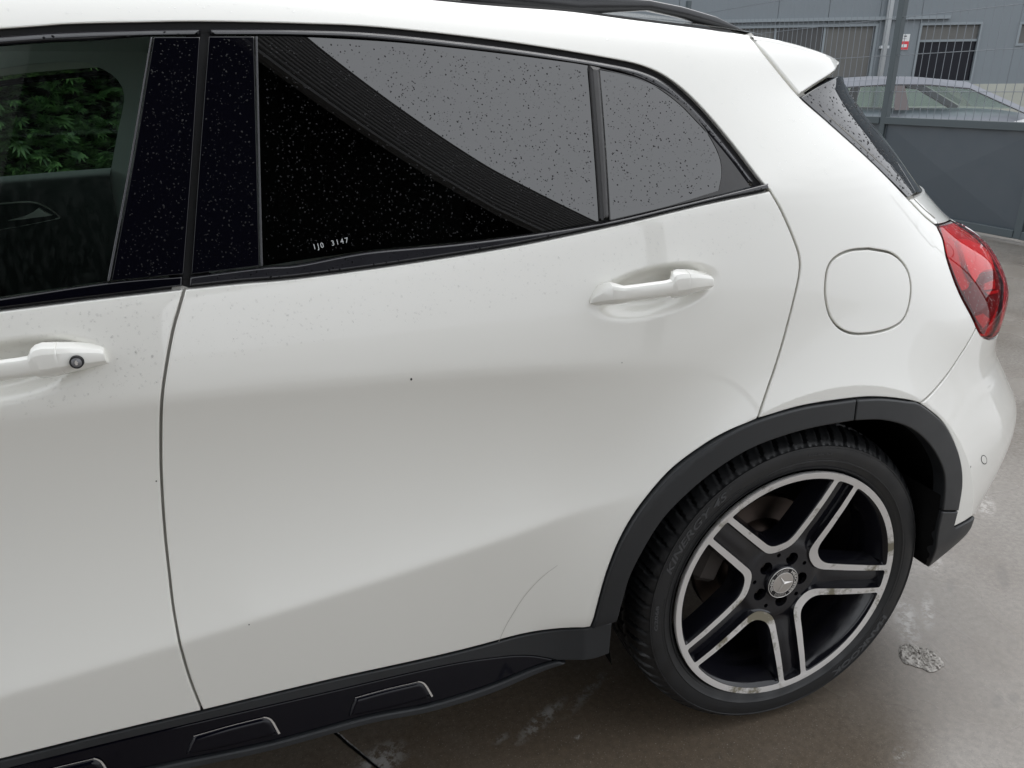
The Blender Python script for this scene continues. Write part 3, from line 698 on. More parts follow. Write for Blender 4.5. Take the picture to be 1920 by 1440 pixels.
# ---------------- sill
def Ysill(x, z):
    x = np.asarray(x, float); z = np.asarray(z, float)
    return Y(x, np.full_like(z, .372)) + .003 - np.clip(.372 - z, -.01, .3) * .10
Q = lambda px: hit(px, Ysill)
lineT = sillT - W((0, .002)); s0 = Q([(0, 1447), (190, 1399), (387.5, 1352), (600, 1303), (781, 1261), (870, 1243), (950, 1232.5), (1000, 1231.5), (1047, 1240)])
s1 = Q([(1047, 1240), (937.5, 1280), (812.5, 1320.6), (687.5, 1345.6), (500, 1395.6), (287.5, 1440), (0, 1506)])
s2_ = Q([(1062, 1244), (945, 1290), (815, 1332), (690, 1357), (502, 1408), (290, 1453), (0, 1519)])
ext = lambda p: W((XF, p[1]))[0]
top_end = P([(1108.5, 1176), (1149, 1169.5)]); rend = Q([(1149, 1169.5), (1144, 1227)]); botend = Q([(1144, 1227), (1110, 1238), (1047, 1240)])
sill_l = loop([np.vstack([W(ext(lineT[0])), lineT]), top_end, rend, botend, s0[::-1], W(s0[0], ext(s0[0])), W(ext(s0[0]), ext(lineT[0]))], .008)
sill = patch('sill_cladding', [sill_l], M['plastic'], car, S=Ysill, rings=CLAD, step=.012)
rec = []
for q in ([(653, 1346), (657, 1330), (666, 1309)], [(666, 1309), (724, 1293), (784, 1279)], [(784, 1279), (792, 1281), (799, 1288), (811, 1308)], [(811, 1308), (735, 1329), (653, 1346)]), \
         ([(347, 1418), (354, 1398), (363, 1381)], [(363, 1381), (430, 1362), (494, 1346)], [(494, 1346), (503, 1348), (511, 1355), (524, 1378)], [(524, 1378), (430, 1401), (347, 1418)]), \
         ([(22, 1492), (30, 1473), (40, 1458)], [(40, 1458), (107, 1440), (175, 1424)], [(175, 1424), (183, 1426), (191, 1432), (204, 1453)], [(204, 1453), (110, 1474), (22, 1492)]):
    rec.append(loop([Q(s) for s in q], .005))
ins_l = loop([s0, s1, W(s1[-1], ext(s1[-1])), W(ext(s1[-1]), ext(s0[0])), W(ext(s0[0]), s0[0])], .008)
insert = patch('sill_insert', [ins_l], M['sillgloss'], sill, S=Ysill, off=.003, rings=[(.004, 0, 0), (.002, .0008, .4), (.0008, .0028, .8), (.0006, .010, 1)], step=.012)
for q in ([(666, 1309.5), (724, 1293.5), (784, 1279.5), (792, 1281), (799, 1287), (811, 1307)], [(363, 1381.5), (430, 1362.5), (494, 1346.5), (503, 1348), (511, 1354.5), (524, 1377)], [(40, 1458), (107, 1440), (175, 1424), (183, 1426), (191, 1432), (203, 1451)]):
    e_ = Q(q); ribbon('pad_edge_glint', e_[:3], M['chrome'], sill, width=.0010, off=.0012, S=Ysill, step=.008); ribbon('pad_edge_glint', e_[2:], M['chrome'], sill, width=.0034, off=.0012, S=Ysill, step=.004)  # bright strips added for the sky's glint on the glossy pad bevels
for r_ in rec: patch('step_pad', [r_], M['sillgloss'], sill, S=Ysill, off=-.002, rings=[(.0085, 0, 0), (.0055, .0005, .25), (.003, .0018, .5), (.001, .0040, .7), (.0, .0052, .8)], step=.012)
lip_l = loop([s1[::-1], W(s1[0], s2_[0]), s2_, W(s2_[-1], ext(s2_[-1])), W(ext(s2_[-1]), ext(s1[-1])), W(ext(s1[-1]), s1[-1])], .008)
patch('sill_lip', [lip_l], M['plastic'], sill, S=Ysill, off=-.003, rings=[(.003, 0, 0), (.001, .001, .5), (.0, .004, 1), (.0, .05, 1)], step=.012)

# ---------------- windows
tF_o = P([(0, 66), (130, 58), (262, 54), (378, 52)]); tF_i = P([(376, 68.5), (284, 69), (175, 77), (0, 87)])
trimF = loop([np.vstack([W((XF, 1.254), (-1.6, 1.330)), tF_o]), W(tF_o[-1], tF_i[0]), np.vstack([tF_i, W((-1.6, 1.312), (XF, 1.236))]), W((XF, 1.236), (XF, 1.254))])
patch('window_frame_trim', [trimF], M['trim'], front_door, off=.002, rings=SOFT, step=.010)
tR_o = P([(391, 52), (560, 53), (716, 60), (937, 85), (1130, 115), (1210, 134), (1262, 163), (1317, 215), (1372, 281), (1420, 344)])
tR_i = P([(1406, 348), (1360, 290), (1308, 231), (1262, 186), (1205, 151), (1124, 129), (937, 102), (716, 78), (560, 69.5), (391, 67)])
trimR = loop([tR_o, W(tR_o[-1], tR_i[0]), tR_i, W(tR_i[-1], tR_o[0])])
patch('window_frame_trim', [trimR], M['trim'], rear_door, off=.002, rings=SOFT, step=.010)
bF_t = P([(0, 557), (204, 527), (345, 515.5)]); belt_f = loop([bF_t, P([(345, 515.5), (344, 539)]), P([(344, 539), (170, 559), (0, 580)]), W(P([(0, 580)])[0], (XF, zbl(XF) - .0)), W((XF, zbl(XF)), (XF, zbl(XF) + .024)), W((XF, zbl(XF) + .024), bF_t[0])])
patch('belt_trim', [belt_f], M['gloss'], front_door, off=-.002, rings=EDGE, step=.010)
bR_t = P([(354, 517), (490, 500), (560, 494.6), (688.5, 471), (850, 456), (1014, 435), (1146.7, 412.5), (1268, 384), (1428, 344.5), (1441, 346)])
belt_r = loop([bR_t, P([(1441, 346), (1443, 355)]), P([(1443, 355), (1323, 380), (1158, 419), (970, 458), (760, 492), (560, 519), (450, 528.5), (352, 539)]), P([(352, 539), (354, 517)])])
patch('belt_trim', [belt_r], M['trim'], rear_door, off=-.002, rings=EDGE, step=.010)
gF_r = P([(283, 70), (262, 190), (240, 320), (221, 430), (204, 528)])
gF = loop([np.vstack([tF_i[1:], W((-1.6, 1.312), (-1.85, 1.265))]), W((-1.85, 1.265), (XF, zbl(XF) + .02)), W((XF, zbl(XF) + .02), bF_t[0], bF_t[1]), gF_r[::-1]])
patch('window_glass', [gF], M['glass_front'], front_door, S=YG, off=.004, rings=FLAT, step=.02)
gR = loop([P([(482, 68), (560, 69), (749, 80), (937, 100), (1104, 122)]), P([(1104, 122), (1114, 265), (1125, 415)]), P([(1125, 415), (1014, 435), (850, 456), (688.5, 471), (492, 500)]), P([(492, 500), (487, 280), (482, 68)])])
rear_glass = patch('window_glass', [gR], M['glass_dark'], rear_door, S=YG, off=.003, rings=FLAT, step=.015)
gQ = loop([P([(1126, 130), (1170, 139), (1213, 153), (1268, 183.5), (1312, 228), (1345, 283), (1354, 321), (1349, 358)]), P([(1349, 358), (1250, 388), (1144, 413)]), P([(1144, 413), (1135, 270), (1126, 130)])])
patch('quarter_glass', [gQ], M['glass_dark'], rear_door, S=YG, off=.002, rings=FLAT, step=.015)
gT = loop([P([(1126, 128), (1205, 149), (1262, 184), (1308, 229), (1360, 288), (1408, 350)]), P([(1408, 350), (1300, 377), (1146, 414)]), P([(1146, 414), (1136, 270), (1126, 128)])])
patch('quarter_surround', [gT, gQ], M['divider'], rear_door, S=YG, off=.001, rings=FLAT, step=.015)
div_l = loop([P([(1103, 121), (1126, 126)]), P([(1126, 126), (1136, 270), (1145, 412)]), P([(1145, 412), (1124, 416)]), P([(1124, 416), (1113, 265), (1103, 121)])])
patch('window_divider', [div_l], M['divider'], rear_door, S=YG, off=-.003, rings=SOFT, step=.010)
ribbon('divider_seal', P([(1107, 125), (1117, 265), (1128, 412)]), M['shut'], rear_door, width=.004, off=-.0036, S=YG)
cF = loop([P([(288, 69), (376, 69)]), P([(376, 69), (362, 290), (345, 514.5)]), P([(345, 514.5), (208, 527)]), P([(208, 527), (250, 300), (288, 69)])])
patch('pillar_cover', [cF], M['gloss'], front_door, S=YG, off=-.002, rings=THIN, step=.015)
stF = loop([P([(282, 69), (287, 69)]), P([(287, 69), (249, 300), (207, 527)]), P([(207, 527), (200, 528)]), P([(200, 528), (243, 300), (282, 69)])])
patch('glass_run_seal', [stF], M['strip'], front_door, S=YG, off=-.003, rings=THIN, step=.015)
cR = loop([P([(391, 68), (477, 68)]), P([(477, 68), (482, 280), (487.5, 499)]), P([(487.5, 499), (358, 515)]), P([(358, 515), (374, 290), (391, 68)])])
patch('pillar_cover', [cR], M['gloss'], rear_door, S=YG, off=-.002, rings=THIN, step=.015)
stR = loop([P([(478, 68), (483.5, 68)]), P([(483.5, 68), (488, 280), (493.5, 499)]), P([(493.5, 499), (488, 500)]), P([(488, 500), (483, 280), (478, 68)])])
patch('glass_run_seal', [stR], M['strip'], rear_door, S=YG, off=-.003, rings=THIN, step=.015)
ribbon('door_seal', P([(386, 40), (376, 200), (364, 360), (351, 530), (347, 545)]), M['shut'], rear_door, width=.05, off=.02)
ribbon('roof_seal', np.vstack([W((XF, 1.258), (-1.6, 1.334)), winO]), M['shut'], quarter_panel, width=.022, off=.012)
ribbon('belt_seal', beltR, M['shut'], rear_door, width=.016, off=.014); ribbon('belt_seal', beltFw, M['shut'], front_door, width=.016, off=.014)
# etched code in the lower corner of the rear glass
tv, tf = text_mesh('1J0  3147', .0085, .0001, space=1.35)
_m = P([(588, 464), (652, 451)]); _ud = (_m[1] - _m[0]); _wd = np.linalg.norm(_ud); _ud /= _wd; tv *= _wd / np.ptp(tv[:, 0]); _mc = _m.mean(0)
_tx = _mc[0] + tv[:, 0] * _ud[0] - tv[:, 1] * _ud[1]; _tz = _mc[1] + tv[:, 0] * _ud[1] + tv[:, 1] * _ud[0]
mesh_obj('glass_code', np.c_[_tx, YG(_tx, _tz) + .0022 - tv[:, 2], _tz], tf, M['print'], rear_door, smooth=False)

# ---------------- roof and roof rail
def roof():
    xs = np.linspace(XF, .0, 60); V = []; F = []; n = 22
    for x in xs:
        ze = z_at(x, .275); y0 = .278
        for t in np.linspace(0, 1, n): e = 1 - (2 * t - 1)**2; V.append((x, y0 + (1.8 - 2 * y0) * t, ze - .002 + .062 * e))
    for i in range(len(xs) - 1):
        for j in range(n - 1): F.append((i * n + j, i * n + j + 1, (i + 1) * n + j + 1, (i + 1) * n + j))
    return mesh_obj('roof', V, F, M['paint'], car)
roof()
ribbon('roof_channel', np.vstack([W((XF, z_at(XF, .279))), W((-1.2, z_at(-1.2, .279))), roofE[::-1][:-1] + W((0, .001))]), M['divider'], car, width=.0035, off=-.004)
def roof_rail(name):
    up = on_y([(1212.5, 0), (1275, 12.5), (1337.5, 31), (1369, 47), (1400, 64)], .315); dn = on_y([(1062.5, 0), (1181, 14), (1275, 34), (1337.5, 51.6), (1397, 64.5)], .315)
    xs = np.concatenate([np.linspace(-1.95, up[0, 0], 14), np.linspace(up[0, 0], up[-1, 0], 24)[1:]])
    zu = np.interp(xs, up[:, 0], up[:, 2]); zd = np.interp(xs, dn[:, 0], dn[:, 2])
    fr_ = xs < up[0, 0]; zu[fr_] = up[0, 2] + (z_at(-.9, .28) - z_at(up[0, 0], .28)) * smooth((up[0, 0] - xs[fr_]) / .6); zd[fr_] = np.minimum(zu[fr_] - .030, zd[fr_] + .0)
    V = []; F = []; K = 12
    for x, a, b_ in zip(xs, zu, zd):
        h = max(.0015, (a - b_) / 2); c = (a + b_) / 2; w = .014
        for t in np.linspace(0, 2 * math.pi, K, endpoint=False):
            ct, st = math.cos(t), math.sin(t); V.append((x, .315 + w * np.sign(ct) * abs(ct)**.6, c + h * np.sign(st) * abs(st)**.6))
    for i in range(len(xs) - 1):
        for j in range(K): F.append((i * K + j, i * K + (j + 1) % K, (i + 1) * K + (j + 1) % K, (i + 1) * K + j))
    F.append(tuple(range(K))); F.append(tuple((len(xs) - 1) * K + j for j in range(K - 1, -1, -1)))
    return mesh_obj(name, V, F, M['rail'], car)
roof_rail('roof_rail')

# ---------------- door handles
def handle(parent, shift, lock):
    st = [(1107, 567, 571), (1111, 558, 575), (1118, 549, 577.5), (1132, 540, 579), (1151, 533, 579), (1162, 535, 576), (1173, 537.5, 572), (1190, 536, 568.5), (1220, 532, 564.5), (1250, 528, 560.5), (1262, 525.5, 558.5), (1267, 516, 562), (1272, 511.5, 564.5), (1280, 509, 565), (1292, 509, 562), (1295.3, 509, 561), (1296, 511, 559.5), (1296.7, 509.2, 560.5), (1310, 510, 556), (1326, 513, 551), (1336, 516, 547.5), (1339.5, 518, 545)]
    up = on_y([(x, a) for x, a, b_ in st], -.030); dn = on_y([(x, b_) for x, a, b_ in st], -.030)
    n = len(st); V = []; F = []; uu = np.linspace(0, 1, n)
    s_ = (up[:, 0] - up[0, 0]) / (up[-1, 0] - up[0, 0])
    wout = .004 + .026 * smooth(s_ / .22) * (1 - .45 * smooth((s_ - .80) / .22)); wout[0] = .001
    mid = smooth((s_ - .20) / .06) * (1 - smooth((s_ - .66) / .05)); thick = .028 * (1 - mid) + .013 * mid
    ybase = Y(np.clip(up[:, 0], -9, 9), (up[:, 2] + dn[:, 2]) / 2) - .0
    ysurf = np.interp(s_, [0, 1], [float(Y(np.array([_c[0] - _a * 1.05]), np.array([_c[1] - _u[1] * _a * 1.05]))[0]), float(Y(np.array([_c[0] + _a * 1.05]), np.array([_c[1] + _u[1] * _a * 1.05]))[0])])
    for i in range(n):
        w = ysurf[i] - wout[i]; back = w + thick[i]; a = on_y([st[i][:2]], w)[0]; b_ = on_y([(st[i][0], st[i][2])], w)[0]
        sec = [(0, .62), (.10, .18), (.24, .03), (.62, 0), (.80, .16), (.93, .42), (1, .75), (.94, 1), (.06, 1)]
        for f, d in sec:
            p = a + (b_ - a) * f; V.append((p[0] + shift[0], w + (back - w) * d, p[2] + shift[1]))
    K = 9
    for i in range(n - 1):
        for j in range(K): F.append((i * K + j, (i + 1) * K + j, (i + 1) * K + (j + 1) % K, i * K + (j + 1) % K))
    F.append(tuple(range(K))); F.append(tuple((n - 1) * K + j for j in range(K - 1, -1, -1)))
    F = [f[::-1] for f in F]
    ob = mesh_obj('door_handle', V, F, M['paint'], parent)
    md = ob.modifiers.new('round', 'BEVEL'); md.width = .0012; md.segments = 2; md.limit_method = 'ANGLE'; md.angle_limit = math.radians(28); md.harden_normals = False
    return ob, float(ysurf[-1] - wout[-1])
_, _we = handle(rear_door, (0, 0), False)
_sh = on_y([(197, 672)], _we)[0] - on_y([(1339.5, 531.5)], _we)[0]
hF = handle(front_door, (_sh[0], _sh[2]), True)
_lk = on_y([(140.6, 684)], -.028)[0]; _ly = float(Y(np.array([_c2[0] + _a * 1.05]), np.array([_c2[1] + _u[1] * _a]))[0]) - .031
def lockcyl():
    o1 = lathe('lock_cylinder', [(.0, -.0006), (.0060, -.0006), (.0064, .0)], M['lockgrey'], front_door, 28); o1.location = (_lk[0], _ly + .003, _lk[2])
    o3 = lathe('lock_ring', [(.0062, .0), (.0066, -.0010), (.0078, -.0010), (.0082, .004)], M['shut'], front_door, 28); o3.location = (_lk[0], _ly + .003, _lk[2])
    b_ = MB().box((0, -.0012, 0), (.0024, .0016, .0058)).box((.0, -.001, .0), (.0040, .0012, .0016)); o2 = b_.obj('key_slot', M['chrome'], front_door); o2.location = (_lk[0], _ly + .003, _lk[2])
lockcyl()

# ================================================================== rear wheel
CAMBER = math.radians(1.0)
WR = np.array([0.0, .02, .34])
def poly2d(loops, extra, fill):
    """triangulate a planar figure given by loops; fill(centres) says which triangles stay"""
    allp = np.vstack([np.asarray(l) for l in loops] + ([extra] if extra is not None and len(extra) else []))
    edges = []; k = 0
    for l in loops: edges += [(k + i, k + (i + 1) % len(l)) for i in range(len(l))]; k += len(l)
    res = delaunay_2d_cdt([Vector((float(a), float(c))) for a, c in allp], edges, [], 0, 1e-7)
    V2 = np.array([v[:] for v in res[0]]); T = np.array([t for t in res[2] if len(t) == 3]); T = T[fill(V2[T].mean(1))]
    a_ = V2[T]; sgn = (a_[:, 1, 0]-a_[:, 0, 0])*(a_[:, 2, 1]-a_[:, 0, 1]) - (a_[:, 1, 1]-a_[:, 0, 1])*(a_[:, 2, 0]-a_[:, 0, 0])
    T[sgn < 0] = T[sgn < 0][:, ::-1]
    return V2, T
def pol(r, deg): t = np.radians(deg); return np.c_[r * np.cos(t), r * np.sin(t)]
WA = [28 - 72 * k for k in range(5)]; SA = [64 - 72 * k for k in range(5)]
Wr = np.array([.2460, .212, .18, .14, .116, .102, .094, .0915]); Wa = np.array([28.2, 27.2, 25.6, 20.8, 17.0, 13.2, 7.5, 0])
Br = np.array([.2455, .21, .165, .135, .105, .089, .079, .0735, .0715]); Ba = np.array([32.6, 31.0, 28.9, 27.6, 26.4, 24.3, 19, 11, 0])
WX = np.array([(.2168, .1160), (.1600, .0722), (.1080, .0318), (.1005, .0235), (.0955, .0135), (.0940, .0)])      # half outline of a rim window, axis outwards
BX = np.array([(.2105, .1263), (.1470, .0795), (.0925, .0385), (.0845, .0308), (.0790, .0215), (.0764, .0112), (.0757, .0)])   # outer edge of its bright border
def loc_(q, deg): t = math.radians(deg); c_, s_ = math.cos(t), math.sin(t); return np.c_[q[:, 0] * c_ - q[:, 1] * s_, q[:, 0] * s_ + q[:, 1] * c_]
def face_depth(r): return np.interp(r, [0, .035, .05, .075, .10, .15, .20, .243, .2475, .2585, .262], [.026, .026, .028, .027, .022, .0135, .007, .0035, .002, .0005, .004])
def make_wheel(name):
    w = empty(name, tuple(WR), car, (-CAMBER, 0, 0))
    wins = []
    for a in WA:
        s1_ = loc_(WX, a); s2__ = loc_(WX[::-1] * np.array([1, -1]), a); arc = pol(np.full(14, .2460), np.linspace(a - 28.1, a + 28.1, 14))
        L = np.vstack([s1_, s2__[1:], arc[1:-1]])
        # rounded corners at the rim end
        wins.append(resample(np.vstack([L, L[:1]]), .0045)[:-1])
    wins = [np.array([(p * .5 + (np.roll(l, 1, 0)[i] + np.roll(l, -1, 0)[i]) * .25) for i, p in enumerate(l)]) for l in wins]
    star = []
    for k, a in enumerate(WA):
        s1_ = loc_(BX, a); s2__ = loc_(BX[::-1] * np.array([1, -1]), a)
        arc = pol(np.full(5, .2455), np.linspace(a - 30.97, a - 72 + 30.97, 5))
        star.append(np.vstack([s1_, s2__[1:], arc[1:-1]]))
    star = np.vstack(star); star = resample(np.vstack([star, star[:1]]), .0045)[:-1]
    star = np.array([(p * .5 + (np.roll(star, 1, 0)[i] + np.roll(star, -1, 0)[i]) * .25) for i, p in enumerate(star)])
    outer = pol(np.full(150, .2585), np.linspace(0, 360, 150, endpoint=False))
    ringp = pol(np.full(150, .252), np.linspace(1.2, 361.2, 150, endpoint=False))
    fill = lambda c: inside(c, [outer]) & ~inside(c, wins) & ~inside(c, [star])
    V2, T = poly2d([outer] + wins + [star], ringp, fill)
    dep = face_depth(np.hypot(*V2.T))
    V = [np.c_[V2[:, 0], dep, V2[:, 1]]]; F = [tuple(t) for t in T]; base = len(V2)
    # bright chamfered edge and outer flange
    al = mesh_obj('rim_face', np.vstack(V), F, M['alloy'], w, smooth=False)
    lathe('rim_flange', [(.2583, .0005), (.2592, .0015), (.2596, .004), (.2590, .010), (.254, .014)], M['alloy'], w, 150)
    # window reveals going back into the rim
    V = []; F = []
    for l in wins:
        if area(l) < 0: l = l[::-1]
        n = left_normals(l); m_ = len(l); k0 = len(V); d0 = face_depth(np.hypot(*l.T)); rr = np.hypot(*l.T)
        for ins, dd in ((0, .0), (.0012, .0015), (.0030, .012), (.006, .030), (.008, .046)):
            q = l + n * (ins * np.where(rr > .2435, 2.4, 1.0))[:, None]; V += [(q[i, 0], d0[i] + dd, q[i, 1]) for i in range(m_)]
        for r in range(4):
            for i in range(m_): j = (i + 1) % m_; F.append((k0 + r * m_ + i, k0 + r * m_ + j, k0 + (r + 1) * m_ + j, k0 + (r + 1) * m_ + i))
    mesh_obj('window_reveal', V, F, M['rimblack'], w)
    # black pockets between the bright strips, with lug holes
    lugs = [pol(np.full(22, .0145), np.linspace(0, 360, 22, endpoint=False)) + pol(np.array([.0525]), np.array([a])) for a in SA]
    small = [pol(np.full(12, .0048), np.linspace(0, 360, 12, endpoint=False)) + pol(np.array([.063]), np.array([a])) for a in WA]
    hubc = pol(np.full(60, .0365), np.linspace(0, 360, 60, endpoint=False))
    if area(star) < 0: star = star[::-1]
    n = left_normals(star); inn = star + n * .0035
    grid = np.array([(x, y) for x in np.arange(-.25, .25, .007) for y in np.arange(-.25, .25, .007)])
    grid = grid[inside(grid, [star + n * .007])]
    bad = np.zeros(len(grid), bool)
    for c_, rad in [(l.mean(0), .016) for l in lugs] + [(l.mean(0), .008) for l in small] + [(np.zeros(2), .040)]: bad |= np.hypot(*(grid - c_).T) < rad
    grid = grid[~bad]
    V2, T = poly2d([inn] + lugs + small + [hubc], grid, lambda c: inside(c, [inn]) & ~inside(c, lugs + small + [hubc]))
    def pocket(q):
        r = np.hypot(*q.T); t = np.degrees(np.arctan2(q[:, 1], q[:, 0])); da = np.min([np.abs((t - a + 180) % 360 - 180) for a in SA], axis=0)
        ridge = np.abs(r * np.sin(np.radians(np.minimum(da, 80))))
        return face_depth(r) + .010 * smooth((r - .075) / .03) + .003 - .0025 * smooth(1 - ridge / .016) * smooth((r - .10) / .05)
    V = [np.c_[V2[:, 0], pocket(V2), V2[:, 1]]]; F = [tuple(t) for t in T]; base = len(V2); m_ = len(star)
    d_in = pocket(inn); d_f = face_depth(np.hypot(*star.T))
    V += [np.c_[inn[:, 0], d_in, inn[:, 1]], np.c_[star[:, 0] + n[:, 0] * .0004, d_f + .0012, star[:, 1] + n[:, 1] * .0004], np.c_[star[:, 0], d_f, star[:, 1]]]
    for r in range(2):
        for i in range(m_): j = (i + 1) % m_; F.append((base + r * m_ + i, base + (r + 1) * m_ + i, base + (r + 1) * m_ + j, base + r * m_ + j))
    base += 3 * m_
    for l, deep in [(l, .035) for l in lugs] + [(l, .02) for l in small]:
        dd = pocket(l); k0 = base; q = len(l)
        V += [np.c_[l[:, 0], dd, l[:, 1]], np.c_[l[:, 0], dd + .001, l[:, 1]], np.c_[l[:, 0], dd + deep, l[:, 1]]]
        for r in range(2):
            for i in range(q): j = (i + 1) % q; F.append((k0 + r * q + i, k0 + r * q + j, k0 + (r + 1) * q + j, k0 + (r + 1) * q + i))
        F.append(tuple(k0 + 2 * q + i for i in range(q))); base += 3 * q
    mesh_obj('rim_spokes', np.vstack(V), F, M['rimblack'], w, smooth=True).data.set_sharp_from_angle(angle=math.radians(35))
    for a in SA:
        c_ = pol(np.array([.0525]), np.array([a]))[0]; b_ = MB().bar((c_[0], .046, c_[1]), (c_[0], .062, c_[1]), .0085, 6); b_.obj('wheel_bolt', M['hub'], w)
    lathe('rim_barrel', [(.2445, .030), (.240, .042), (.232, .060), (.224, .085), (.219, .12), (.219, .19), (.226, .21)], M['rimblack'], w, 120)
    # centre cap
    lathe('centre_cap', [(.0385, .032), (.0383, .023), (.0375, .0215), (.0355, .0205)], M['rimblack'], w, 64)
    lathe('cap_rim', [(.0356, .0205), (.0352, .0198), (.0343, .0198), (.0340, .0204)], M['chrome'], w, 64)
    lathe('cap_ring', [(.0341, .0203), (.0300, .0199), (.0243, .0198)], M['capblack'], w, 64)
    lathe('cap_bezel', [(.0245, .0198), (.0240, .0193), (.0234, .0198)], M['chrome'], w, 64)
    lathe('cap_disc', [(.0236, .0197), (.012, .0190), (0.0, .0188)], M['capsilver'], w, 64)
    ROT = -90.0
    V = []; F = []
    def ring_text(txt, size, mid_deg, rad, outward=True, depth=.0002, y0=.0194, shear=0.0, bold=0.0, width=None, space=1.0, yfun=None, squeeze=1.0):
        tv, tf = text_mesh(txt, size, depth, shear, bold, space)
        if width: tv[:, 0] *= width / np.ptp(tv[:, 0])
        out = []
        for x, y, z in tv:
            if outward: ang = math.radians(mid_deg) - x / rad; r = rad + y * squeeze
            else: ang = math.radians(mid_deg) + x / rad; r = rad - y * squeeze
            yy = (yfun(r) if yfun else y0) - z
            out.append((r * math.cos(ang), yy, r * math.sin(ang)))
        k = len(V); V.extend(out); F.extend([tuple(i + k for i in f) for f in tf])
    ring_text('MERCEDES', .0082, 90 + ROT, .0292, True, bold=.0002, width=.0292 * math.radians(112))
    ring_text('BENZ', .0082, 270 + ROT, .0292, False, bold=.0002, width=.0292 * math.radians(58))
    # wreath between the words
    for side in (1, -1):
        for k in range(9):
            for row in (-1, 0, 1):
                ang = math.radians((0 if side > 0 else 180) + ROT + (k - 4) * 6.5 - (10 if side > 0 else -10)); r = .0292 + row * .0024
                c_ = np.array([r * math.cos(ang), r * math.sin(ang)]); t_ = np.array([-math.sin(ang), math.cos(ang)]); e_ = np.array([math.cos(ang), math.sin(ang)])
                q = [c_ + t_ * .0013, c_ + e_ * .0007 + t_ * row * .0004, c_ - t_ * .0013, c_ - e_ * .0007 - t_ * row * .0004]; k0 = len(V)
                V.extend([(p[0], .0196, p[1]) for p in q]); F.append((k0, k0 + 1, k0 + 2, k0 + 3))
    mesh_obj('cap_lettering', V, F, M['chrome'], w, smooth=False)
    V = []; F = []
    for k in range(3):
        a = math.radians(90 + ROT + 120 * k); e_ = np.array([math.cos(a), math.sin(a)]); t_ = np.array([-e_[1], e_[0]]); k0 = len(V)
        c1_ = (e_ * math.cos(math.pi / 3) + t_ * math.sin(math.pi / 3)) * .0042; c2_ = (e_ * math.cos(math.pi / 3) - t_ * math.sin(math.pi / 3)) * .0042; tip = e_ * .0232
        V += [(0, .0160, 0), (c1_[0], .0187, c1_[1]), (tip[0], .0186, tip[1]), (c2_[0], .0187, c2_[1])]; F += [(k0, k0 + 1, k0 + 2), (k0, k0 + 2, k0 + 3)]
    mesh_obj('cap_star', V, F, M['chrome'], w, smooth=False)
    # tyre: sidewall ridges, shoulder blocks and grooves
    NB = 64; SEG = 10; n = NB * SEG
    prof = [(.246, .048, 0), (.252, .030, 0), (.2580, .0185, 0), (.2620, .0120, 0), (.2650, .0075, 0), (.2685, .0060, 0), (.2695, .0078, 0), (.2720, .0066, 0), (.2755, .0045, 0), (.282, .0025, 0), (.2828, .0016, 0), (.2840, .0016, 0), (.2848, .0024, 0), (.295, .0010, 0), (.306, .0012, 0), (.3125, .0022, 0), (.3131, .0010, 0), (.3150, .0012, 0), (.3156, .0032, 0), (.3200, .0060, .25),
            (.3245, .0105, .7), (.3300, .0180, 1), (.3350, .0270, 1), (.3395, .0400, 1), (.3420, .0530, 1), (.3425, .0555, 1), (.3345, .0575, 0), (.3345, .0660, 0), (.3435, .0680, .8), (.3445, .0850, .8), (.3445, .0990, .8), (.3360, .1010, 0), (.3360, .1090, 0), (.3447, .1110, .8), (.3447, .1300, .8), (.338, .1320, 0), (.338, .14, 0), (.3440, .1420, .8), (.342, .175, .8), (.336, .205, .5), (.322, .226, 0), (.295, .235, 0), (.262, .222, 0), (.244, .200, 0)]
    V = []; F = []; K = len(prof)
    for i in range(n):
        t = 2 * math.pi * i / n; ph = i % SEG; blk = i // SEG
        for r, d, b_ in prof:
            # slanted lateral grooves plus a thin sipe in each block
            q = (i + int(d * 90)) % SEG; g = (.0062 if q in (0, 1) else (.0016 if q == 5 else 0.0)) * b_
            rr_ = r - g * (1.0 if d > .02 else .6); dd = d + g * (.75 if d < .05 else 0)
            V.append((rr_ * math.cos(t), dd, rr_ * math.sin(t)))
    for i in range(n):
        j = (i + 1) % n
        for q in range(K - 1): F.append((i * K + q, i * K + q + 1, j * K + q + 1, j * K + q))
    ty = mesh_obj('tyre', V, F, M['rubber'], w, smooth=True); ty.data.set_sharp_from_angle(angle=math.radians(40))
    V = []; F = []
    yf = lambda r: float(np.interp(r, [p[0] for p in prof[8:20]], [p[1] for p in prof[8:20]]))
    def word():
        mesh_obj('tyre_lettering', list(V), list(F), M['letters'], w, smooth=False); V.clear(); F.clear()
    for off_ in (0,):
        V.clear(); F.clear(); ring_text('KINERGY 4S', .0205, 143.5, .2985, True, depth=.0009, shear=.35, bold=.0003, width=.2985 * math.radians(37), yfun=yf); word()
        ring_text('2', .009, 122.3, .305, True, depth=.0009, bold=.0002, yfun=yf); word()
        ring_text('HANKOOK', .0185, -43, .2985, True, depth=.0009, shear=.1, bold=.0007, width=.2985 * math.radians(34), yfun=yf); word()
        ring_text('4-SEASONS', .0055, 84, .2985, True, depth=.0005, width=.2985 * math.radians(11), yfun=yf); word()
        ring_text('G2068', .0095, 180, .3015, True, depth=.0007, bold=.0002, width=.3 * math.radians(11), yfun=yf); word()
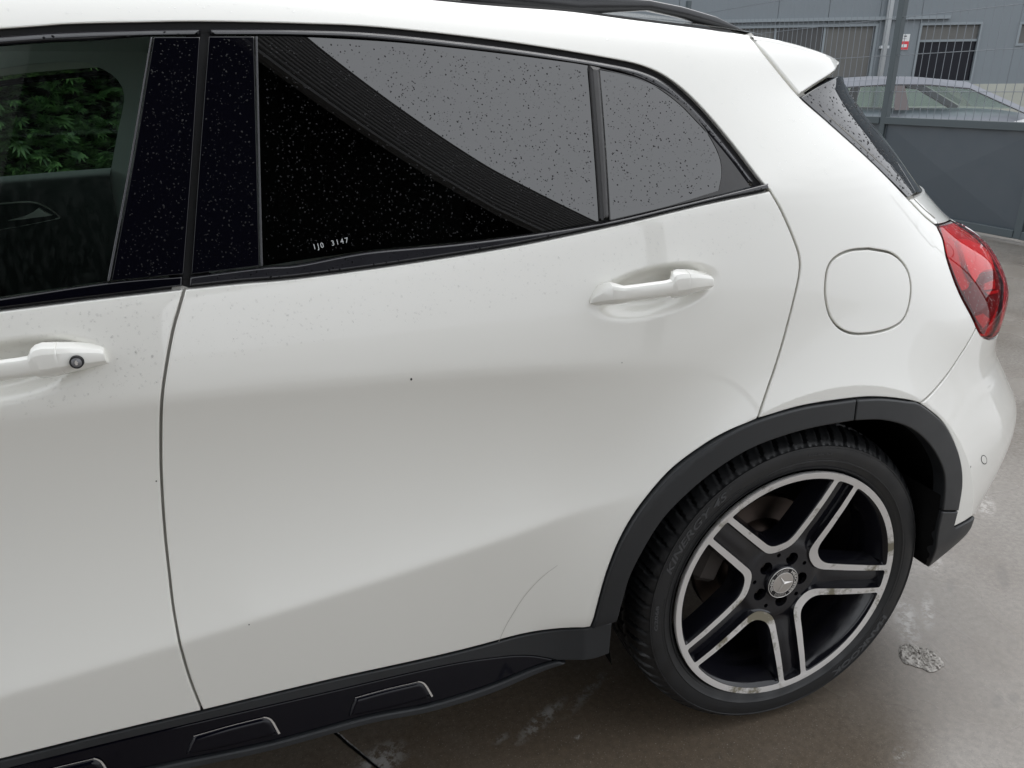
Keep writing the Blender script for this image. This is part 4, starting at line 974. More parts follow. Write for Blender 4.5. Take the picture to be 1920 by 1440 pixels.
    # raised panel outlines of the sidewall
    for a0, a1 in ((119, 167), (171, 208), (60, 96), (-26, -60), (15, -20)):
        b_ = MB()
        for rr in (.2885, .3105):
            T_ = np.radians(np.linspace(a0, a1, 40))
            for t0, t1 in zip(T_[:-1], T_[1:]):
                b_.bar((rr * math.cos(t0), yf(rr), rr * math.sin(t0)), (rr * math.cos(t1), yf(rr), rr * math.sin(t1)), .0005, 4)
        for a in (a0, a1):
            t = math.radians(a); b_.bar((.2885 * math.cos(t), yf(.2885), .2885 * math.sin(t)), (.3105 * math.cos(t), yf(.3105), .3105 * math.sin(t)), .0005, 4)
        b_.obj('sidewall_ridge', M['rubber'], w)
    # brake disc, hub and caliper
    lathe('brake_disc', [(.148, .118), (.150, .120), (.150, .134), (.148, .136)], M['disc'], w, 72)
    lathe('disc_face', [(.149, .119), (.098, .119), (.096, .117), (.094, .085), (.03, .083), (.0, .083)], M['disc'], w, 72)
    lathe('hub_carrier', [(.09, .09), (.085, .15), (.075, .22), (.0, .24)], M['hub'], w, 40)
    cb = MB().box((-.125, .115, .055), (.06, .075, .13), Matrix.Rotation(math.radians(22), 3, 'Y'), .012); cb.obj('brake_caliper', M['hub'], w)
    return w
wheel = make_wheel('wheel')
def copy_tree(o, parent):
    c = o.copy(); COL.objects.link(c); c.parent = parent
    for ch in o.children: copy_tree(ch, c)
    return c
for loc, fl in (((-2.699, .02, .34), 1), ((0, 1.78, .34), -1), ((-2.699, 1.78, .34), -1)):
    c = o_ = wheel.copy(); COL.objects.link(o_); o_.parent = car; o_.location = loc
    if fl < 0: o_.rotation_euler = (CAMBER, 0, math.pi)
    for ch in list(wheel.children):
        if ch.name.split('.')[0] in ('tyre', 'rim_face', 'rim_spokes', 'rim_barrel', 'window_reveal', 'centre_cap', 'cap_disc', 'brake_disc', 'disc_face', 'rim_flange'):
            q = ch.copy(); COL.objects.link(q); q.parent = o_

# ---------------- wheel house, underbody, far flank, front end
def wheel_house(x0):
    n = 40; T = np.radians(np.linspace(2, 192, n)); ys = [.012, .05, .20, .44]; V = []; F = []
    for t in T:
        for y in ys: V.append((x0 + .405 * math.cos(t), y, .345 + .405 * math.sin(t)))
    for i in range(n - 1):
        for j in range(3): F.append((i * 4 + j, i * 4 + j + 1, (i + 1) * 4 + j + 1, (i + 1) * 4 + j))
    k = len(V); V += [(x0 + .405 * math.cos(t), .44, .345 + .405 * math.sin(t)) for t in T] + [(x0, .44, .2)]; F += [(k + i, k + i + 1, k + n) for i in range(n - 1)]
    return mesh_obj('wheel_house', V, F, M['liner'], car)
wheel_house(0.0)
ub = MB(); ub.box((-1.35, .9, .27), (1.72, 1.62, .10)); ub.box((-1.35, .9, .235), (4.2, .86, .05)); ub.box((.38, .9, .34), (.50, 1.1, .10)); ub.box((-3.0, .9, .30), (.9, 1.0, .14)); ub.bar((0, .30, .30), (0, 1.5, .30), .035, 10)
ub.obj('underbody', M['under'], car)
_vl = np.vstack([VALL, P([(1767, 930)])]); _vb = VALB
vb = MB()
for ln in (_vl, _vb):
    yy = Y(ln[:, 0], ln[:, 1]) + .004; k0 = len(vb.V); m_ = len(ln)
    vb.add([(p[0], y, p[1]) for p, y in zip(ln, yy)] + [(p[0] - .02, y + .38, p[1] + .01) for p, y in zip(ln, yy)], [(i, i + 1, m_ + i + 1, m_ + i) for i in range(m_ - 1)])
vb.obj('valance_return', M['under'], car)
def mirror(o, skip=()):
    c = o.copy(); COL.objects.link(c); c.parent = o.parent; c.scale = (1, -1, 1); c.location = (0, 1.8, 0)
    return c
MIRROR_ROOTS = [front_door, rear_door, quarter_panel, bumper, tailgate, lamp]
for o in list(car.children):
    nm = o.name.split('.')[0]
    if nm in ('front_door', 'rear_door', 'quarter_panel', 'rear_bumper', 'tail_lamp', 'arch_cladding', 'sill_cladding', 'roof_rail', 'bumper_valance', 'wheel_house'):
        c = mirror(o)
        for ch in list(o.children):
            if ch.name.split('.')[0] in ('window_glass', 'quarter_glass', 'pillar_cover', 'belt_trim', 'window_frame_trim', 'window_divider', 'sill_insert', 'sill_lip', 'quarter_surround', 'fuel_flap', 'lamp_housing', 'lamp_reflector', 'door_handle'):
                q = ch.copy(); COL.objects.link(q); q.parent = c
    elif nm == 'tailgate':
        c = mirror(o)
        for ch in list(o.children):
            if ch.name.split('.')[0] in ('pillar_fin', 'rear_window', 'roof_spoiler'): q = ch.copy(); COL.objects.link(q); q.parent = c
# front end: wings, bonnet, nose as a lofted shell
def front_end():
    xs = [XF + .002, -2.25, -2.5, -2.75, -3.0, -3.25, -3.42, -3.52]; V = []; F = []; K = 21
    for x in xs:
        s = (XF - x) / (XF + 3.52); ztop = 1.035 - .05 * s - .22 * max(0, s - .75) / .25; inset = .004 + .02 * s + .32 * max(0, s - .78)**1.4 / .22**.4; bot = .36 if abs(x + 2.699) > .42 else min(.74, .345 + math.sqrt(max(0, .43**2 - (x + 2.699)**2)))
        bot = min(bot, ztop - .05)
        for t in np.linspace(0, 1, K):
            a = math.pi * t; cx, sz = math.cos(a), math.sin(a)
            y = .9 - (.9 - inset) * np.sign(cx) * abs(cx)**.35; z = bot + (ztop + .05 * (1 - abs(cx)**2) - bot) * abs(sz)**.35
            V.append((x, y, z))
    for i in range(len(xs) - 1):
        for j in range(K - 1): F.append((i * K + j, i * K + j + 1, (i + 1) * K + j + 1, (i + 1) * K + j))
    F.append(tuple((len(xs) - 1) * K + j for j in range(K)))
    ob = mesh_obj('front_wing', V, F, M['paint'], car); wheel_house(-2.699)
    V = [(XF - .75, .25, 1.02), (XF - .75, 1.55, 1.02), (XF + .0, 1.42, 1.43), (XF + .0, .38, 1.43)]
    mesh_obj('windscreen', V, [(0, 1, 2, 3)], M['glass_front'], car)
front_end()

# ---------------- cabin seen through the front window
YL = 1.56
op = on_y([(-60, 134), (0, 127.5), (75, 118), (150, 116), (187, 127), (217, 146), (232, 172), (230.6, 202.5), (221, 247.5), (208, 319)], YL)[:, [0, 2]]
opb = on_y([(208, 319), (100, 327), (0, 335.6), (-60, 340)], YL)[:, [0, 2]]
zl = op[0, 1]
open_l = loop([op, opb, W(opb[-1], (-2.35, opb[-1, 1] - .03)), W((-2.35, opb[-1, 1] - .03), (-2.15, zl - .04), op[0])], .02)
flat = lambda yy: (lambda x, z: np.full_like(np.asarray(x, float), yy))
lin_l = loop([W((-2.6, .62), (-.85, .62)), W((-.85, .62), (-.85, 1.43)), W((-.85, 1.43), (-2.3, 1.40)), W((-2.3, 1.40), (-2.6, .62))], .05, sp=False)
zb_i = float(opb[0, 1])
_pl = on_y([(206, 335), (190, 430), (168, 545)], YL)[:, [0, 2]]
up_l = loop([W((-2.6, zb_i - .05), (_pl[0, 0], zb_i - .05)), np.vstack([W((_pl[0, 0], zb_i - .05)), _pl[1:]]), W(_pl[-1], (-.85, _pl[-1, 1])), W((-.85, _pl[-1, 1]), (-.85, 1.43)), W((-.85, 1.43), (-2.3, 1.40)), W((-2.3, 1.40), (-2.6, zb_i - .05))], .05, sp=False)
cab = empty('cabin', (0, 0, 0), car)
patch('pillar_lining', [up_l, open_l], M['lining'], cab, S=flat(YL), rings=[(0, 0, 0), (0, .04, 1)], step=.06)
ledge = on_y([(208, 319), (100, 327), (0, 335.6), (-60, 340)], YL); lz = ledge[:, 2]
V = []; F = []
for i, p in enumerate(np.vstack([ledge, [[-2.5, YL, lz[-1] - .03]]])):
    x, z = p[0], p[2]; V += [(x, YL + .06, z + .002), (x, YL - .01, z), (x, YL - .035, z - .012), (x, YL - .05, z - .05), (x, YL - .055, z - .30), (x, YL - .05, z - .60)]
for i in range(len(V) // 6 - 1):
    for j in range(5): F.append((i * 6 + j, i * 6 + j + 1, (i + 1) * 6 + j + 1, (i + 1) * 6 + j))
mesh_obj('door_card', V, F, M['card'], cab)
bx = MB(); bx.box((-1.72 + .35, YL - .02, .80), (.25, .03, .60)); 
# inner door pull
hp = on_y([(14, 414), (45, 406), (62, 398), (72, 390), (84, 398), (98, 404), (84, 406), (66, 408), (45, 411)], YL - .075); hV = [tuple(p) for p in hp] + [(p[0], p[1] + .012, p[2]) for p in hp]; k = len(hp)
mesh_obj('inner_door_pull', hV, [tuple(range(k))] + [(i, (i + 1) % k, k + (i + 1) % k, k + i) for i in range(k)], M['chrome'], cab, smooth=False)
rimp = on_y(spline([(-40, 384), (0, 382), (56, 379), (85, 387), (111, 406), (104, 411)], 5), YL - .062); mb = MB()
for a, b_ in zip(rimp[:-1], rimp[1:]): mb.bar(a, b_, .0022, 5)
rimp = on_y(spline([(104, 411), (60, 420), (0, 431), (-40, 438)], 5), YL - .062)
for a, b_ in zip(rimp[:-1], rimp[1:]): mb.bar(a, b_, .0009, 5)
mb.obj('pull_surround', M['chrome'], cab)
sb = MB()
for yy in (.48, 1.32):
    sb.box((-2.0, yy, .62), (.50, .48, .18), None, .05); sb.box((-1.80, yy, .92), (.14, .46, .56), Matrix.Rotation(math.radians(-14), 3, 'Y'), .05)
sb.box((-.45, .9, .60), (.50, 1.25, .20), None, .05); sb.box((-.22, .9, .86), (.16, 1.25, .50), Matrix.Rotation(math.radians(16), 3, 'Y'), .05)
sb.obj('seat', M['seat'], cab)
cf = MB(); cf.box((-1.3, .9, .335), (2.3, 1.5, .02)); cf.obj('cabin_floor', M['card'], cab)
V = []; F = []
for x in np.linspace(XF, -.05, 12):
    for t in np.linspace(0, 1, 9): V.append((x, .30 + 1.2 * t, z_at(x, .275) - .045 + .05 * (1 - (2 * t - 1)**2)))
for i in range(11):
    for j in range(8): F.append((i * 9 + j, i * 9 + j + 1, (i + 1) * 9 + j + 1, (i + 1) * 9 + j))
mesh_obj('headliner', V, F, M['lining'], cab)

# ================================================================== SURROUNDINGS
def flat_obj(name, V, F, mat, parent=None): return mesh_obj(name, V, F, mat, parent, smooth=False)
M['gate'] = simple('gate_steel', (0.048, 0.062, 0.075), 0.42, noise=.12, nscale=6, rnoise=.08)
M['wire'] = simple('galvanised_wire', (0.16, 0.18, 0.20), 0.45, metal=.3)
M['post'] = simple('post_steel', (0.055, 0.072, 0.080), 0.45)
M['wall'] = simple('wall_cladding', (0.155, 0.180, 0.198), 0.55, noise=.10, nscale=1.5, rnoise=.08)
M['plinth'] = simple('plinth_render', (0.36, 0.37, 0.33), 0.85, noise=.16, nscale=4)
M['frame'] = simple('window_frame_grey', (0.20, 0.23, 0.25), 0.5)
M['paneglass'] = simple('window_pane', (0.045, 0.046, 0.047), 0.12, spec=.3)
M['panedark'] = simple('dark_pane', (0.010, 0.011, 0.016), 0.15, spec=.12)
M['panelgrey'] = simple('window_blind', (0.10, 0.10, 0.095), 0.5, noise=.15, nscale=2)
M['pipe'] = simple('pipe_paint', (0.45, 0.48, 0.50), 0.5)
M['signred'] = simple('sign_red', (0.55, 0.035, 0.05), 0.5); M['signwhite'] = simple('sign_white', (0.60, 0.62, 0.62), 0.5); M['signblack'] = simple('sign_black', (0.03, 0.03, 0.035), .5)
M['silver'] = simple('silver_paint', (0.20, 0.21, 0.235), 0.45, metal=.2)
M['white2'] = simple('plain_white_paint', (0.80, 0.80, 0.80), 0.3, coat=1)
M['carglass'] = glass_mat('car_glass_green', (0.58, 0.68, 0.65), 1.5)
M['tan'] = simple('pillar_trim', (0.10, 0.085, 0.085), .6)
M['canopy'] = simple('canopy_sheet', (0.13, 0.13, 0.132), 0.45, noise=.1, nscale=3)
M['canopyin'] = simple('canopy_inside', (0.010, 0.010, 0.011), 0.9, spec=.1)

# ---------------- gate: steel sheet below, wire mesh above, standing across the yard behind the car
GX = 5.33
gate = tag(empty('yard_gate', (GX, 4.8, 0)), 'dark grey steel yard gate with sheet panels below and wire mesh above', 'gate')
def gpart(name, mb, mat): o = mb.obj(name, mat, gate); o.location = (-GX, -4.8, 0); return o
YP = [.35, 2.14, 3.93, 5.715, 9.9]
for y in YP:
    gpart('gate_post', MB().box((GX, y, 1.25), (.06, .075, 2.44), None, .004), M['post'])
for a, b_ in zip(YP[:-1], YP[1:]):
    y0, y1 = a + .04, b_ - .04; z0, z1 = .10, .92; c_ = ((y0 + y1) / 2, (z0 + z1) / 2)
    V = [(GX, y0, z0), (GX, y1, z0), (GX, y1, z1), (GX, y0, z1), (GX - .016, *c_)]
    gpart('sheet_panel', MB().add(V, [(1, 0, 4), (2, 1, 4), (3, 2, 4), (0, 3, 4)]), M['gate'])
    gpart('top_rail', MB().box((GX - .004, (a + b_) / 2, .955), (.072, y1 - y0 + .004, .07), None, .004), M['post'])
    gpart('bottom_rail', MB().box((GX - .002, (a + b_) / 2, .065), (.066, y1 - y0 + .004, .07), None, .004), M['post'])
    for z in (1.233, 1.577, 1.921, 2.265):
        gpart('horizontal_wire', MB().bar((GX - .006, y0, z), (GX - .006, y1, z), .0032, 5), M['wire'])
vw = None; k = 0
for a, b_ in zip(YP[:-1], YP[1:]):
    n = 20 if b_ - a < 2.5 else 47
    for i in range(1, n):
        y = a + (b_ - a) * i / n
        if vw is None: vw = gpart('vertical_wire', MB().bar((GX, 0, .99), (GX, 0, 2.44), .0030, 5), M['wire']); vw.location = (-GX, y - 4.8, 0)
        else: c_ = vw.copy(); COL.objects.link(c_); c_.parent = gate; c_.location = (-GX, y - 4.8, 0)

# ---------------- grey industrial building beyond
BD = np.array([.908, -.418, 0]); BD /= np.linalg.norm(BD); BN = np.array([-BD[1], BD[0], 0]) * -1      # BN points towards the yard
BO = CAM + ray([(1750, 100)])[0] * 15.0; BO[2] = 0
def on_b(px, out=0.0):
    d = ray(px); n = BN; t = ((BO + BN * out - CAM) @ n) / (d @ n); Pq = CAM + d * t[:, None]; return np.c_[(Pq - BO) @ BD, Pq[:, 2]]
RB = np.column_stack([BD, -BN, [0, 0, 1]])           # local (along, into the wall, up) -> world
bld = tag(empty('industrial_building', tuple(BO), None, (0, 0, math.atan2(BD[1], BD[0]))), 'grey clad industrial building with dark windows beyond the gate', 'building')
def bbox(s0, s1, z0, z1, d0, d1): return MB().box(((s0 + s1) / 2, (d0 + d1) / 2, (z0 + z1) / 2), (s1 - s0, d1 - d0, z1 - z0))
pz = on_b([(1870, 157)])[0, 1]
w1 = on_b([(1388, 49), (1652, 47), (1640, 145)]); w2 = on_b([(1725, 43), (1843, 40), (1708, 150), (1824, 154)]); w3 = on_b([(1912, 41), (1908, 86)])
holes = [(w1[0, 0] - 2.2, w1[1, 0] - .05, pz + .02, w1[0, 1]), (w2[:, 0][[0, 2]].mean(), w2[:, 0][[1, 3]].mean(), pz + .02, w2[0, 1]), (w3[0, 0], w3[0, 0] + 1.2, w3[1, 1], w3[0, 1])]
# wall panels cut round the windows
xs_ = sorted({-22.0, 9.0, *[h[0] for h in holes], *[h[1] for h in holes]})
for a, b_ in zip(xs_[:-1], xs_[1:]):
    hh = [h for h in holes if h[0] <= (a + b_) / 2 <= h[1]]
    spans = [(pz, 7.5)] if not hh else [(pz, hh[0][2]), (hh[0][3], 7.5)]
    for z0, z1 in spans:
        if z1 - z0 < .03: continue
        n = max(1, int(round((b_ - a) / .9)))
        for i in range(n):
            s0, s1 = a + (b_ - a) * i / n, a + (b_ - a) * (i + 1) / n
            bbox(s0 + .004, s1 - .004, z0, z1, 0, .12).obj('wall_panel', M['wall'], bld)
bbox(-22, 9, 0, pz, -.06, .2).obj('plinth', M['plinth'], bld)
bbox(-22, 9, 7.5, 7.7, -.15, 3).obj('roof_edge', M['frame'], bld)
bbox(-22, 9, 0, 7.4, 2.9, 3.0).obj('back_wall', M['panedark'], bld)
for k, (a, b_, z0, z1) in enumerate(holes):
    fr = MB()
    t = .045
    fr.box(((a + b_) / 2, .03, z1 - t / 2), (b_ - a, .10, t)); fr.box(((a + b_) / 2, .03, z0 + t / 2), (b_ - a, .10, t))
    for s in (a + t / 2, b_ - t / 2): fr.box((s, .031, (z0 + z1) / 2), (t, .10, z1 - z0 - 2 * t - .002))
    f_ = fr.obj('window', M['frame'], bld)
    bays = {0: 5, 1: 1, 2: 1}[k]
    for i in range(bays):
        s0 = a + t + (b_ - a - 2 * t) * i / bays; s1 = a + t + (b_ - a - 2 * t) * (i + 1) / bays
        if k == 1:
            zm = on_b([(1770, 76)])[0, 1]
            bbox(s0, s1, z0 + t, zm - .02, .05, .07).obj('pane', M['panedark'], f_); bbox(s0, s1, zm + .02, z1 - t, .05, .07).obj('pane', M['panelgrey'], f_)
            bbox(s0, s1, zm - .02, zm + .02, .02, .08).obj('transom', M['frame'], f_)
        else:
            bbox(s0 + .02, s1 - .02, z0 + t, z1 - t, .05, .07).obj('pane', M['paneglass'] if i % 2 else M['panelgrey'], f_)
            if i: bbox(s0 - .02, s0 + .02, z0 + t, z1 - t, .02, .08).obj('mullion', M['frame'], f_)
pp = on_b([(1673, 0), (1650, 145)], .12); s_p = pp[:, 0].mean()
MB().bar((s_p, -.10, .2), (s_p, -.10, 7.5), .055, 10).obj('downpipe', M['pipe'], bld, True)
for z in (2.0, 3.3, 4.6): MB().box((s_p, -.07, z), (.16, .12, .05)).obj('pipe_clamp', M['pipe'], bld)
MB().box((w1[0, 0] + 1.0, -.03, w1[0, 1] + .09), (w1[1, 0] - w1[0, 0] + 3.2, .10, .06)).obj('window_lintel', M['frame'], bld)
# notice on the wall
sg = on_b([(1690, 66), (1706, 66), (1685, 92), (1703, 91)], .02); sc = sg.mean(0); sw, shh = .17, .285
sgn = tag(empty('wall_notice', tuple(BO + BD * sc[0] + BN * .012 + np.array([0, 0, sc[1]])), None, (0, 0, math.atan2(BD[1], BD[0]))), 'small red and white notice on the grey wall beside the downpipe', 'sign')
MB().box((0, 0, 0), (sw, .012, shh)).obj('notice_board', M['signwhite'], sgn)
MB().box((0, -.008, -.062), (sw - .006, .004, .15)).obj('red_field', M['signred'], sgn)
MB().box((-.008, -.011, -.068), (sw * .74, .003, .052)).obj('white_field', M['signwhite'], sgn)
MB().box((.0, -.008, .105), (.05, .004, .022)).obj('black_mark', M['signblack'], sgn)
MB().box((-.01, -.008, .06), (.07, .004, .008)).obj('text_line', M['frame'], sgn)

# ---------------- silver saloon behind the gate
def saloon(name, paint, label, origin, ang, group=None):
    root = tag(empty(name, tuple(origin), None, (0, 0, ang)), label, 'car', group)
    def S3(f): return f
    # lower body: loft along the length (x local, nose towards +x); y local 0 = near flank, 1.75 = far flank
    st = [(-2.55, .55, .80, .22), (-2.48, .42, .93, .12), (-2.1, .36, 1.00, .03), (-1.4, .24, 1.02, .0), (-.6, .22, 1.00, 0), (.4, .22, .98, 0), (1.3, .22, .97, 0), (1.8, .26, .90, .02), (2.2, .30, .80, .07), (2.35, .42, .68, .2)]
    K = 17; V = []; F = []
    for x, zb_, zt, ins in st:
        for t in np.linspace(0, 1, K):
            a = math.pi * t; c_, s_ = math.cos(a), math.sin(a)
            V.append((x, .875 - (.875 - ins) * np.sign(c_) * abs(c_)**.3, zb_ + (zt - zb_) * abs(s_)**.28))
    for i in range(len(st) - 1):
        for j in range(K - 1): F.append((i * K + j, (i + 1) * K + j, (i + 1) * K + j + 1, i * K + j + 1))
    F += [tuple(range(K)), tuple((len(st) - 1) * K + j for j in range(K - 1, -1, -1))]
    body = mesh_obj('body', V, F, paint, root)
    # greenhouse: roof, pillars, glass on leaning sides
    side = [(-1.95, 1.01, .03), (-1.35, 1.28, .20), (-.95, 1.355, .23), (-.35, 1.385, .24), (.20, 1.375, .24), (.74, 1.325, .23), (1.50, .985, .05)]
    top = [p for p in side if p[1] > 1.1]
    V = []; F = []; n = 9
    for x, z, w in top:
        for t in np.linspace(0, 1, n): V.append((x, w + (1.75 - 2 * w) * t, z + .035 * (1 - (2 * t - 1)**2)))
    for i in range(len(top) - 1):
        for j in range(n - 1): F.append((i * n + j, (i + 1) * n + j, (i + 1) * n + j + 1, i * n + j + 1))
    mesh_obj('roof', V, F, paint, root)
    def lean(x, z): zt = np.interp(x, [p[0] for p in side], [p[1] for p in side]); return float(.02 + .22 * (z - .98) / .40)
    for far in (0, 1):
        fy = (lambda y: y) if not far else (lambda y: 1.75 - y)
        # cant rail
        V = []; F = []
        for x, z, w in side: V += [(x, fy(w), z), (x, fy(lean(x, z - .075) - .004), z - .075)]
        for i in range(len(side) - 1): F.append((2 * i, 2 * i + 2, 2 * i + 3, 2 * i + 1))
        mesh_obj('cant_rail', V, F, paint, root, smooth=False)
        V = []
        for x, z, w in side: V += [(x, fy(lean(x, z - .075) + .0), z - .075), (x, fy(lean(x, z - .093)), z - .093)]
        mesh_obj('window_trim', V, F, M['trim'], root, smooth=False)
        # side glass and pillar
        zt = lambda x: np.interp(x, [p[0] for p in side], [p[1] for p in side]) - .09
        for x0, x1 in ((-1.55, -.30), (-.12, 1.35)):
            xs = np.linspace(x0, x1, 10); V = [(x, fy(lean(x, .985) + .004), .985) for x in xs] + [(x, fy(lean(x, max(.99, zt(x))) + .004), max(.99, zt(x))) for x in xs]
            mesh_obj('side_glass', V, [(i, i + 1, 11 + i, 10 + i) for i in range(9)], M['carglass'], root, smooth=False)
        V = [(x, fy(lean(x, z)), z) for x, z in ((-.31, .98), (-.11, .98), (-.14, zt(-.14)), (-.28, zt(-.28)))]
        mesh_obj('door_pillar', V, [(0, 1, 2, 3)], M['tan'], root, smooth=False)
    mesh_obj('windscreen', [(.75, .24, 1.325), (.75, 1.51, 1.325), (1.52, 1.66, .985), (1.52, .09, .985)], [(0, 1, 2, 3)], M['carglass'], root, smooth=False)
    mesh_obj('rear_screen', [(-1.33, .22, 1.28), (-1.33, 1.53, 1.28), (-1.95, 1.66, 1.01), (-1.95, .09, 1.01)], [(3, 2, 1, 0)], M['carglass'], root, smooth=False)
    for x in (-1.55, 1.4):
        for y, s in ((.10, 1), (1.65, -1)):
            o = lathe('car_wheel', [(.0, -.06), (.18, -.055), (.20, -.075), (.22, -.085), (.30, -.08), (.315, -.05), (.315, .08), (.28, .10)], M['rubber'], root, 30); o.location = (x, y, .315)
            if s < 0: o.rotation_euler = (0, 0, math.pi)
            h = lathe('hub_cover', [(0, -.066), (.19, -.064), (.20, -.056)], M['chrome'], root, 30); h.location = (x, y, .315)
            if s < 0: h.rotation_euler = (0, 0, math.pi)
    return root
SD = ray([(1695, 190)])[0]; SO = CAM + SD * 10.2; SO[2] = 0
sang = math.atan2(-.30, .954)
saloon('silver_saloon', M['silver'], 'silver grey saloon car parked behind the gate', SO + np.array([math.cos(sang), math.sin(sang), 0]) * .21, sang)
SD2 = ray([(1905, 205)])[0]; SO2 = CAM + SD2 * 9.6; SO2[2] = .05
saloon('white_saloon', M['white2'], 'white car showing one bright corner beyond the silver saloon', SO2 + np.array([math.cos(sang), math.sin(sang), 0]) * 1.95, sang + math.pi)

# ---------------- open canopy behind the photographer, mirrored in the car's glass
E0 = np.array([.5, -3.266, 0]); ED = np.array([1.0, -1.116, 0]); ED /= np.linalg.norm(ED); EN = np.array([-ED[1], ED[0], 0])   # EN: towards the yard
if EN @ (CAM - E0) < 0: EN = -EN
can = tag(empty('open_canopy', tuple(E0)), 'dark open shed with a corrugated fascia opposite the car', 'shed')
def cpt(s, d, z): return tuple(ED * s - EN * d + np.array([0, 0, z]))
ZB0, ZB1 = 4.95, 6.50; nc = 12; CS0, CS1, CD = -3.3, 4.2, 8.0
V = []; F = []; zz = []
for i in range(nc * 6 + 1):
    t = i / 6; zz.append((ZB0 + (ZB1 - ZB0) * i / (nc * 6), -.040 * math.cos(2 * math.pi * t)))
ss = [CS0, CS1]
for s in ss:
    for z, d in zz: V.append(cpt(s, d, z))
m_ = len(zz); F = [(i, m_ + i, m_ + i + 1, i + 1) for i in range(m_ - 1)]
mesh_obj('corrugated_fascia', V, F, M['canopy'], can)
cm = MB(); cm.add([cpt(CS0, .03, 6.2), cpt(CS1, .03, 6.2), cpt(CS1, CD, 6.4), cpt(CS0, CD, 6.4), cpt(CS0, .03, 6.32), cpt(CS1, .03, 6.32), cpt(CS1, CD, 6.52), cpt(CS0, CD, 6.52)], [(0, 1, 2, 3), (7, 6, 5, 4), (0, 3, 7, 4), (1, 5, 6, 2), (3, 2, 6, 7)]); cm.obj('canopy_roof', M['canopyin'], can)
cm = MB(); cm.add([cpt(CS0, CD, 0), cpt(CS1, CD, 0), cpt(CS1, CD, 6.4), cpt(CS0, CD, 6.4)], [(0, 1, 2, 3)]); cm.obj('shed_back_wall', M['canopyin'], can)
cb = MB(); a_, b_2 = cpt(CS0, .0, 4.90), cpt(CS1, .0, 4.90); cb.bar(a_, b_2, .05, 8); cb.obj('eaves_beam', M['canopy'], can)
for s in (CS0 + .1, CS1 - .1):
    p = cpt(s, .2, 0); MB().box((p[0], p[1], 2.66), (.16, .16, 5.3)).obj('canopy_column', M['canopy'], can)

# ---------------- hedge on the far side of the car
def hedge():
    m, nt, b, o = new_mat('hedge_leaf'); N, L = nt.nodes.new, nt.links.new
    oi = N('ShaderNodeNewGeometry'); rp = N('ShaderNodeValToRGB'); e = rp.color_ramp.elements
    e[0].position = 0.0; e[0].color = (.032, .070, .026, 1); e[1].position = 1.0; e[1].color = (.130, .230, .075, 1)
    L(oi.outputs['Random Per Island'], rp.inputs[0]); L(rp.outputs[0], b.inputs['Base Color'])
    b.inputs['Roughness'].default_value = .45
    tl = N('ShaderNodeBsdfTranslucent'); L(rp.outputs[0], tl.inputs[0]); mxs = N('ShaderNodeMixShader'); mxs.inputs[0].default_value = .3
    L(b.outputs[0], mxs.inputs[1]); L(tl.outputs[0], mxs.inputs[2]); L(mxs.outputs[0], o.inputs['Surface'])
    root = tag(empty('hedge', (-2.5, 3.3, 0)), 'dense green clipped hedge beyond the far side of the car', 'hedge')
    # each spray is a flat fan of scale-leaved twiglets
    V = []; F = []
    def unit(a): return a / np.linalg.norm(a, axis=-1, keepdims=True)
    def fill(n, x0, x1, z0, z1, depth, s0, s1):
        x, z = rng.uniform(x0, x1, n), rng.uniform(z0, z1, n)
        y = 3.05 + .18 * np.sin(x * 2.3 + 1) * np.sin(z * 3.1) + .10 * np.sin(x * 7 + z * 5) + rng.random(n)**1.6 * depth
        c = np.c_[x + 2.5, y - 3.3, z]; d = unit(np.c_[rng.normal(0, .6, n), -1 + rng.normal(0, .35, n), rng.normal(.05, .45, n)])
        u = unit(np.c_[rng.normal(0, .25, n), np.full(n, -.35), np.ones(n)]); size = rng.uniform(s0, s1, n)[:, None]; w = unit(np.cross(d, u)); nn = np.cross(d, w)
        for k in range(-3, 4):
            a = k * .36; ax = d * math.cos(a) + w * math.sin(a); ln = size * (1 - .10 * abs(k)); sd = unit(np.cross(ax, nn)); b0 = c + d * size * .048 * (3 - abs(k)); wd = size * .085
            q = np.stack([b0, b0 + ax * ln * .45 + sd * wd, b0 + ax * ln, b0 + ax * ln * .45 - sd * wd], axis=1).reshape(-1, 3); k0 = len(V)
            V.extend(q.tolist()); F.extend([(k0 + 4 * i, k0 + 4 * i + 1, k0 + 4 * i + 2, k0 + 4 * i + 3) for i in range(n)])
    fill(13000, -3.6, -1.2, .5, 1.95, .40, .03, .085)
    fill(6500, -7.5, -3.6, .1, 2.3, .5, .09, .17); fill(3500, -1.2, .7, .1, 2.2, .5, .09, .17); fill(2500, -3.6, -1.2, 1.9, 2.3, .5, .09, .17); fill(1500, -3.6, -1.2, .05, .55, .5, .09, .17)
    fo = mesh_obj('foliage', V, F, m, root, smooth=False); fo['kind'] = 'stuff'
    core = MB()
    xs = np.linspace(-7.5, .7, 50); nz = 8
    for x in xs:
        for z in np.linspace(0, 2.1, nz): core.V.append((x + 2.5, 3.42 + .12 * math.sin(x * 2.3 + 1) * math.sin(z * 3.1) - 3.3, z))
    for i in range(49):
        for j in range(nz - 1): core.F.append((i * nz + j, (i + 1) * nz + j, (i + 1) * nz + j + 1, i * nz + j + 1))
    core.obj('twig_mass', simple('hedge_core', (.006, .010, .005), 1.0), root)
    hs_ = simple('hedge_stem', (.05, .035, .025), .9)
    for x in np.arange(-7.2, .7, .6): MB().bar((x + 2.5, .16, 0), (x + 2.5 + rng.normal(0, .05), .18, 1.6), .022, 6, .010).obj('stem', hs_, root)
hedge()

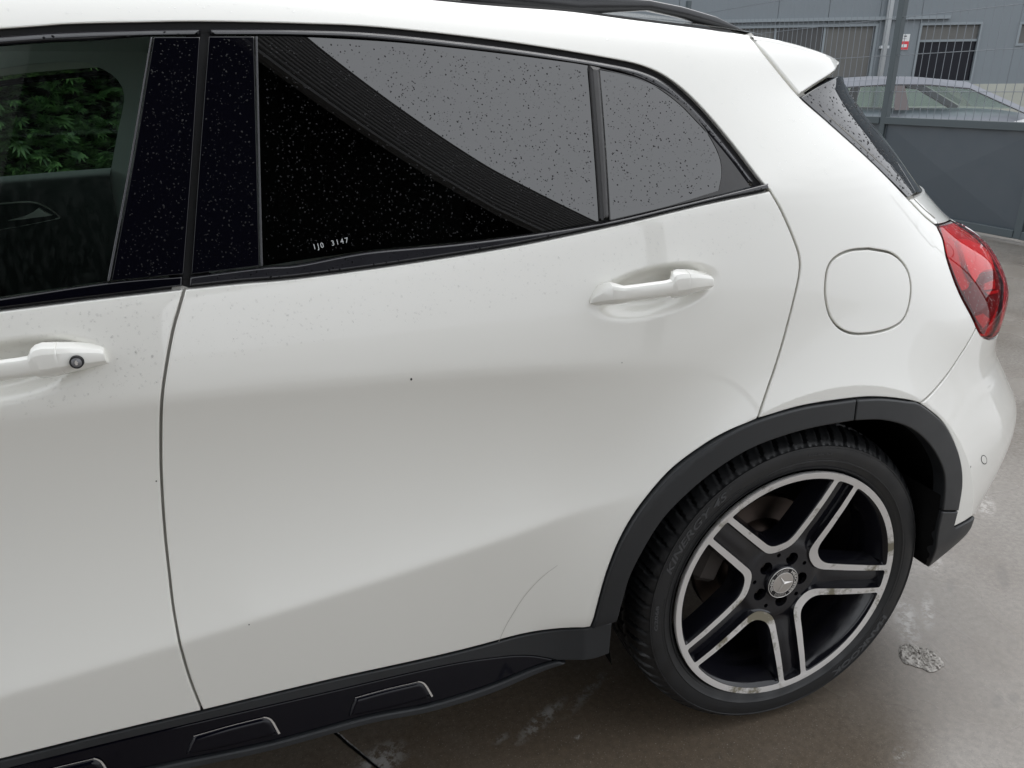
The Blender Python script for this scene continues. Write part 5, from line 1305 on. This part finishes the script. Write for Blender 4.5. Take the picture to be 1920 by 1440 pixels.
# ================================================================== rain drops on the car
def shrink(l, d): l = l if area(l) > 0 else l[::-1]; return l + left_normals(l) * d
drops('rain_drops', shrink(gR, .006), 3300, rear_door, S=YG, off=.0028, rmin=.0003, rmax=.0013, power=2.4)
drops('rain_drops', shrink(gQ, .006), 620, rear_door, S=YG, off=.0018, rmin=.00035, rmax=.0013, power=2.0)
drops('rain_drops', shrink(cF, .004), 480, front_door, S=YG, off=-.0022, rmin=.00035, rmax=.0013, power=2.0)
drops('rain_drops', shrink(cR, .004), 480, rear_door, S=YG, off=-.0022, rmin=.00035, rmax=.0013, power=2.0)
drops('rain_drops', shrink(belt_r, .004), 330, rear_door, off=-.001, rmin=.0008, rmax=.0030, power=1.6, flat=.35)
drops('rain_drops', shrink(belt_f, .005), 90, front_door, off=-.001, rmin=.0006, rmax=.0020, flat=.35)
drops('rain_drops', shrink(trimR, .006), 110, rear_door, off=.002, rmin=.0006, rmax=.0018, power=1.8, flat=.3)
drops('rain_drops', shrink(trimF, .003), 90, front_door, off=.002, rmin=.0008, rmax=.0034, power=1.4, flat=.4)
drops('rain_drops', shrink(fin_l, .003), 420, tailgate, off=-.001, rmin=.0007, rmax=.0026, flat=.4)
drops('rain_drops', shrink(lamp_l, .004), 700, lamp, off=-.002, rmin=.0007, rmax=.0022, flat=.4, mat='clearwater')
# finer beads on the paint below the belt and on the roof side
dz = loop([beltR[::-1], P([(1443, 357), (1460, 420), (1380, 470)]), P([(1380, 470), (1000, 560), (600, 640), (320, 690)]), P([(320, 690), (346, 545)])], .02)
drops('rain_drops', dz, 900, rear_door, rmin=.0006, rmax=.0018, power=2.5, flat=.3, mat='clearwater')
dz = loop([P([(0, 590), (170, 568), (340, 548)]), P([(340, 548), (305, 720)]), P([(305, 720), (150, 760), (0, 790)]), P([(0, 790), (0, 590)])], .02)
drops('rain_drops', dz, 420, front_door, rmin=.0006, rmax=.0021, power=2.5, flat=.3, mat='clearwater')
dz = loop([P([(0, 30), (500, 25), (900, 45), (1200, 90), (1350, 190), (1480, 350)]), P([(1480, 350), (1600, 300), (1480, 170), (1390, 75)]), P([(1390, 75), (1100, 32), (900, 16), (400, 6), (0, 12)]), P([(0, 12), (0, 30)])], .02)
drops('rain_drops', dz, 700, quarter_panel, rmin=.0006, rmax=.0020, power=2.5, flat=.3, mat='clearwater')
